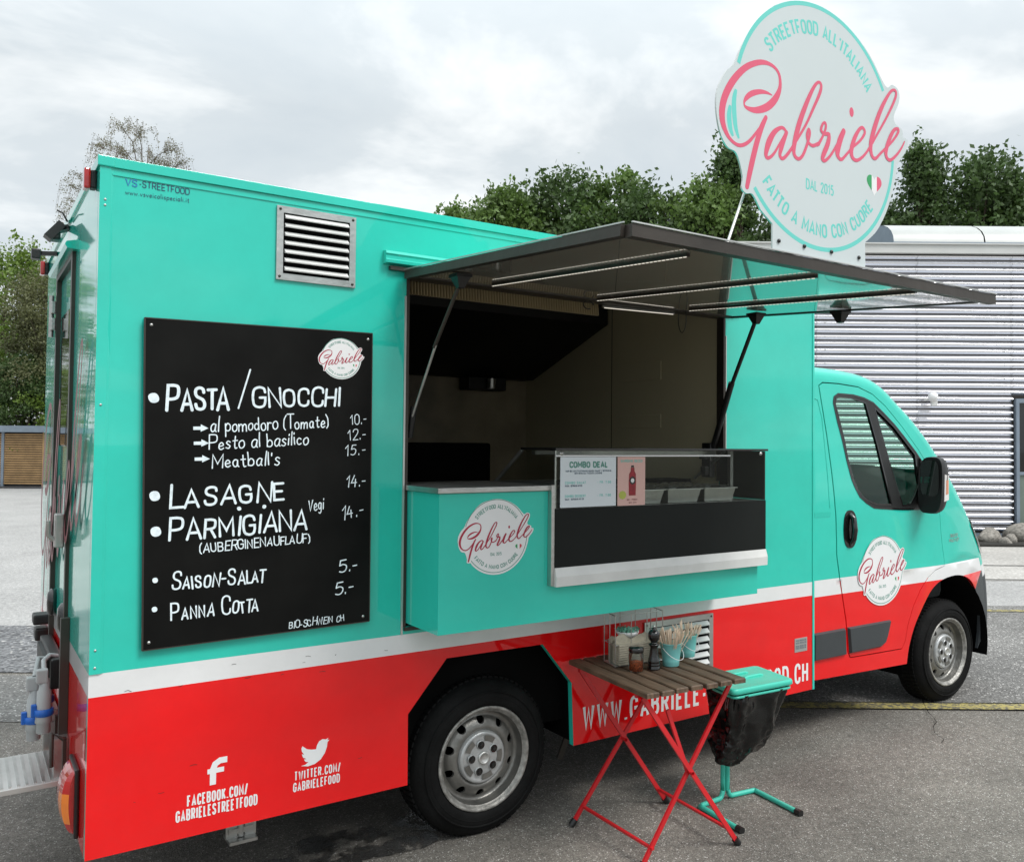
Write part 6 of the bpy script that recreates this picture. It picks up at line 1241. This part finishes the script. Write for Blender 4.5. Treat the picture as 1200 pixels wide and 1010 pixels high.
for k in ('BL', 'FL'):
    b = MB(); p = L_(k, .5); b.lathe([(.008, -.02), (.008, .02), (.001, .021)], (p.x, p.y, p.z), 'y', 10); b.build('pivot_bolt', 'red_metal', tbl)
# ------------------------------------------------------------------ things on the table
bk = thing('wire_basket', 'open wire basket rack holding napkins on the folding table', 'basket', (2.22, -.2, TZ))
A_, B_, D_ = Vector((2.135, -.145, 0)), Vector((2.108, -.262, 0)), Vector((2.405, -.165, 0)); C_ = B_+(D_-A_)
b = MB(); wr = .0022; hh = .235
for z in (.004, hh*.42, hh):
    cs = [A_, B_, C_, D_]
    if z == hh*.42: cs = [A_, B_, C_, D_]
    for k in range(4): p, q = cs[k], cs[(k+1) % 4]; b.tube([p+Vector((0, 0, TZ+z)), q+Vector((0, 0, TZ+z))], wr, 6)
for f_ in (0, .33, .66, 1):
    for p, q in ((A_, D_), (B_, C_)):
        r_ = p.lerp(q, f_); b.tube([r_+Vector((0, 0, TZ+.002)), r_+Vector((0, 0, TZ+hh+.004))], wr, 6)
for f_ in (.5,):
    for p, q in ((A_, B_), (D_, C_)): r_ = p.lerp(q, f_); b.tube([r_+Vector((0, 0, TZ+.002)), r_+Vector((0, 0, TZ+hh))], wr, 6)
b.build('wire_frame', 'steel', bk)
b = MB(); b.add([p+Vector((0, 0, TZ+.006)) for p in (A_, B_, C_, D_)], [(0, 1, 2, 3)]); b.build('base_plate', 'alu', bk)
nk = thing('napkin_stack', 'stack of natural brown paper napkins curled inside the wire basket', 'napkins', (2.22, -.2, TZ+.007))
b = MB(); rn = random.Random(9)
for layer in range(7):
    t_ = layer/6; o_ = .010*layer; pts = []
    for k in range(13): u = k/12; c_ = A_.lerp(B_, .14+.72*t_); d_ = D_-A_; p = c_+d_*(.05+.88*u); p += Vector((0, 0, 0)); pts.append((p.x+rn.uniform(-.002, .002), p.y+rn.uniform(-.002, .002)-.012*math.sin(u*math.pi)*(t_-.5)))
    hs = [.10+.012*math.sin(k*1.3+layer)+(.03*(1-k/12) if layer > 3 else 0) for k in range(13)]
    vs = [(x, y, TZ+.008) for x, y in pts]+[(x+.004*math.sin(layer+i), y, TZ+.008+h) for i, ((x, y), h) in enumerate(zip(pts, hs))]
    b.add(vs, [(k, k+1, 14+k, 13+k) for k in range(12)], 0, True)
for zz_ in range(9):      # folded edges seen from the front
    p = B_+(C_-B_)*.05; q = B_+(C_-B_)*.80; u = (A_-B_)*.12; z = TZ+.014+zz_*.0105; b.bar(p+u+Vector((0, 0, z)), q+u+Vector((0, 0, z)), .05, .0085)
b.build('napkins', 'napkin', nk)
cup = thing('sauce_bowl', 'small white bowl with green herb garnish sitting on top of the napkins', 'bowl', (2.22, -.20, TZ+.105))
b = MB(); b.lathe([(.001, .0), (.03, .0), (.052, .022), (.055, .034), (.050, .033), (.045, .026), (.001, .026)], (2.225, -.205, TZ+.112), 'z', 24); bw_ = b.build('bowl', 'decal_white', cup)
me = quads_mesh('herbs', np.array([2.225, -.205, TZ+.150])-np.array(cup.location)+np.random.default_rng(2).normal(size=(220, 3))*np.array([.020, .020, .005]), 0, .008, 'pale_seal', 5, .8)
o = bpy.data.objects.new('herbs', me); C.objects.link(o); o.parent = cup
# jar, mill
JX, JY, MX, MY = 2.150, -.360, 2.240, -.378
j = thing('spice_jar', 'small round glass jar of red chilli flakes with black lid, at the table front', 'jar', (JX, JY, TZ))
b = MB(); b.lathe([(.001, .001), (.030, .001), (.034, .005), (.034, .078), (.028, .086), (.028, .09)], (JX, JY, TZ), 'z', 28); b.build('glass_body', 'jar_glass', j)
b = MB(); b.lathe([(.001, .004), (.031, .004), (.0315, .042), (.02, .046), (.001, .044)], (JX, JY, TZ), 'z', 24); b.build('chilli_flakes', 'pepper', j)
b = MB(); b.lathe([(.0335, .086), (.0345, .088), (.0345, .106), (.032, .109), (.001, .110)], (JX, JY, TZ), 'z', 28); b.build('jar_lid', 'gloss_black', j)
p_ = thing('pepper_mill', 'tall turned black pepper mill standing between the jar and the buckets', 'pepper mill', (MX, MY, TZ))
b = MB(); b.lathe(smooth_pts([(.001, 0), (.028, 0), (.029, .01), (.027, .018), (.0285, .022), (.027, .030), (.0275, .036), (.026, .045), (.022, .062), (.019, .085), (.018, .100), (.023, .108), (.0245, .114), (.016, .120), (.0165, .126), (.024, .135), (.0275, .150), (.026, .165), (.018, .176), (.010, .180), (.009, .186), (.001, .190)], 3), (MX, MY, TZ), 'z', 32); b.build('mill_body', 'gloss_black', p_)
b = MB(); b.lathe([(.001, .188), (.006, .188), (.007, .193), (.005, .198), (.001, .199)], (MX, MY, TZ), 'z', 12); b.build('mill_knob', 'steel', p_)
stick_me = None
def bucket(x, y, lab, slab, n, seed, hsc=1.0):
    global stick_me
    t = thing('bucket', lab, 'bucket', (x, y, TZ), 'small turquoise buckets of wooden cutlery')
    H_ = .106; b = MB(); b.lathe([(.001, .002), (.036, .002), (.0375, .004), (.0395, .022), (.0402, .024), (.0398, .027), (.049, H_-.004), (.0515, H_-.002), (.0515, H_), (.049, H_+.001), (.047, H_-.004), (.037, .008), (.001, .006)], (x, y, TZ), 'z', 40); b.build('pail', 'bucket', t)
    b = MB(); b.tube([(x+.052*math.cos(a), y+.0-.052*abs(math.sin(a))*.35-.003 if False else y-.020*math.sin(a)-.046*math.sin(a), TZ+H_-.018-.050*math.sin(a)) for a in [math.pi*k/12 for k in range(13)]], .0014, 6); b.build('wire_handle', 'decal_white', t)
    r = random.Random(seed)
    if stick_me is None:
        m_ = MB(); q = [(-.0022, -.062), (.0022, -.062), (.0022, .03), (.0034, .045), (.0034, .058), (.002, .065), (-.002, .065), (-.0034, .058), (-.0034, .045), (-.0022, .03)]
        m_.prism(q, lambda u, v: (u, -.0008, v+.062), lambda u, v: (u, .0008, v+.062)); so = m_.build('tmp', 'stick'); stick_me = so.data; stick_me.name = 'wooden_fork'; bpy.data.objects.remove(so)
    for k in range(n):
        o = bpy.data.objects.new('wooden_fork', stick_me); C.objects.link(o); a = r.uniform(0, 6.283); rad = .028*math.sqrt(r.random()); tilt = .10+.42*rad/.028*r.uniform(.5, 1.1)
        o.location = (x+rad*math.cos(a)*.8, y+rad*math.sin(a)*.8, TZ+.022+r.uniform(0, .012)); dv = Vector((math.cos(a+r.uniform(-.4, .4))*tilt, math.sin(a)*tilt, 1)); o.rotation_euler = dv.to_track_quat('Z', 'Y').to_euler(); o.rotation_euler.rotate_axis('Z', r.uniform(0, 3.14)); o.scale = (1, 1, r.uniform(.98, 1.16)*hsc)
        tag(o, slab, 'wooden fork', slab)
bucket(2.350, -.372, 'pale turquoise bucket full of wooden forks, nearest the pepper mill', 'pale wooden fork standing in the front bucket next to the pepper mill', 60, 3)
bucket(2.535, -.283, 'pale turquoise bucket half hidden behind the front bucket', 'pale wooden fork standing in the rear bucket half hidden behind the front one', 32, 8, .97)
# ------------------------------------------------------------------ bin stand
bn = thing('bin_stand', 'turquoise waste bin stand with square lid and bent tube feet, beside the table', 'bin stand', (2.815, -.35, 0))
LZ = .600; lc = Vector((2.842, -.378, 0)); la = Vector((.200, -.012, 0)); lb = Vector((.024, .145, 0))
def rrect(k, z, rd=.35, n=8):
    o_ = []
    for sx_, sy_, a0 in ((1, 1, 0), (-1, 1, 90), (-1, -1, 180), (1, -1, 270)):
        for i in range(n+1):
            a = R(a0+90*i/n); u = sx_*(1-rd)+rd*math.cos(a); v = sy_*(1-rd)+rd*math.sin(a); p = lc+la*u*k+lb*v*k; o_.append(Vector((p.x, p.y, z)))
    return o_
b = MB(); secs = [rrect(.97, LZ+.004, .16), rrect(1.0, LZ+.008, .16), rrect(1.0, LZ+.022, .16), rrect(.985, LZ+.029, .16), rrect(.95, LZ+.032, .16), rrect(.90, LZ+.030, .16), rrect(.5, LZ+.031, .16)]
n = len(secs[0]); b.add([v for s_ in secs for v in s_], [(i*n+k, i*n+(k+1) % n, (i+1)*n+(k+1) % n, (i+1)*n+k) for i in range(len(secs)-1) for k in range(n)], 0, True); b.add(secs[-1], [list(range(n))]); b.add(secs[0], [list(range(n))[::-1]]); ld = b.build('lid', 'teal_flat', bn)
for off, L_w in ((lb*.42, .06), (-lb*.05+la*.22, .06)):
    c_ = lc+off; b = MB(); b.tube([Vector((c_.x, c_.y, LZ+.028))-la.normalized()*L_w, Vector((c_.x, c_.y, LZ+.033))-la.normalized()*L_w*.7, Vector((c_.x, c_.y, LZ+.034))+la.normalized()*L_w*.7, Vector((c_.x, c_.y, LZ+.028))+la.normalized()*L_w], .009, 8); b.build('lid_ridge', 'teal_flat', ld)
b = MB(); r0 = .0125
lft = [(2.803, -.262, LZ), (2.803, -.262, .10), (2.800, -.263, .045), (2.785, -.264, .016), (2.75, -.267, .013), (2.66, -.272, .013), (2.638, -.280, .013), (2.630, -.30, .013), (2.604, -.560, .013)]
rgt = [(2.831, -.265, LZ), (2.831, -.265, .10), (2.834, -.266, .045), (2.85, -.268, .016), (2.885, -.272, .013), (2.975, -.284, .013), (3.000, -.290, .013), (3.003, -.31, .013), (2.978, -.588, .013)]
b.tube(smooth_pts(lft, 3), r0, 12); b.tube(smooth_pts(rgt, 3), r0, 12); fr_ = b.build('tube_frame', 'teal_tube', bn)
for p, q in ((lft[-2], lft[-1]), (rgt[-2], rgt[-1])):
    p, q = Vector(p), Vector(q); d = (q-p).normalized(); b = MB(); b.tube([q-d*.012, q+d*.022], .0165, 12); b.build('rubber_foot', 'black', fr_)
b = MB(); rr2 = rrect(.93, LZ-.010, .16); b.tube(rr2+[rr2[0]], .007, 6, caps=False); b.build('bag_hoop', 'teal_tube', bn)
bg = thing('bin_bag', 'crumpled black plastic bin bag hanging from the turquoise lid', 'bin bag', (2.842, -.378, .2))
from mathutils import noise as mn
b = MB(); nk_ = 140; lev = 60; rows2 = []
def ridge(p, f): return 1-abs(mn.noise(Vector(p)*f))*2
for i in range(lev):
    t_ = i/(lev-1); ku = .93*(1-.26*t_**.8)+.02*math.sin(t_*9); kv = .93*(1-.30*t_-.50*t_**5)
    row = []
    for q_ in range(nk_):
        a = 2*math.pi*q_/nk_; cc, ss = math.cos(a), math.sin(a); u = abs(cc)**.45*(1 if cc > 0 else -1); v = abs(ss)**.45*(1 if ss > 0 else -1)
        p = lc+la*(u*ku-.22*t_)+lb*v*kv; z = LZ-.006-(LZ-.262)*t_-.022*t_**4*math.cos(u*2.6+.9)+.012*t_*u
        q3 = (p.x*1.0, p.y*1.0, z*1.0); am = (.35+.65*t_) if t_ > .04 else .1
        dsp = (.030*(ridge((q3[0]+3, q3[1], q3[2]*.45), 8)-.55)+.011*(ridge((q3[0], q3[1]+5, q3[2]*.8), 17)-.5)+.003*(ridge(q3, 43)-.5))*am+.012*math.sin(a*9+2*t_)*(1-t_)**2
        row.append((p.x+dsp*cc*1.2, p.y+dsp*ss*1.2, z))
    rows2.append(row)
cb_ = Vector((sum(p[0] for p in rows2[-1])/nk_, sum(p[1] for p in rows2[-1])/nk_, .262))
for f_ in (.7, .3): rows2.append([tuple(Vector(p)*f_+cb_*(1-f_)) for p in rows2[lev-1]])
b.add([v for r_ in rows2 for v in r_], [(i*nk_+k, i*nk_+(k+1) % nk_, (i+1)*nk_+(k+1) % nk_, (i+1)*nk_+k) for i in range(len(rows2)-1) for k in range(nk_)], 0, True); b.add(rows2[-1], [list(range(nk_))]); b.build('bag', 'bag', bg)
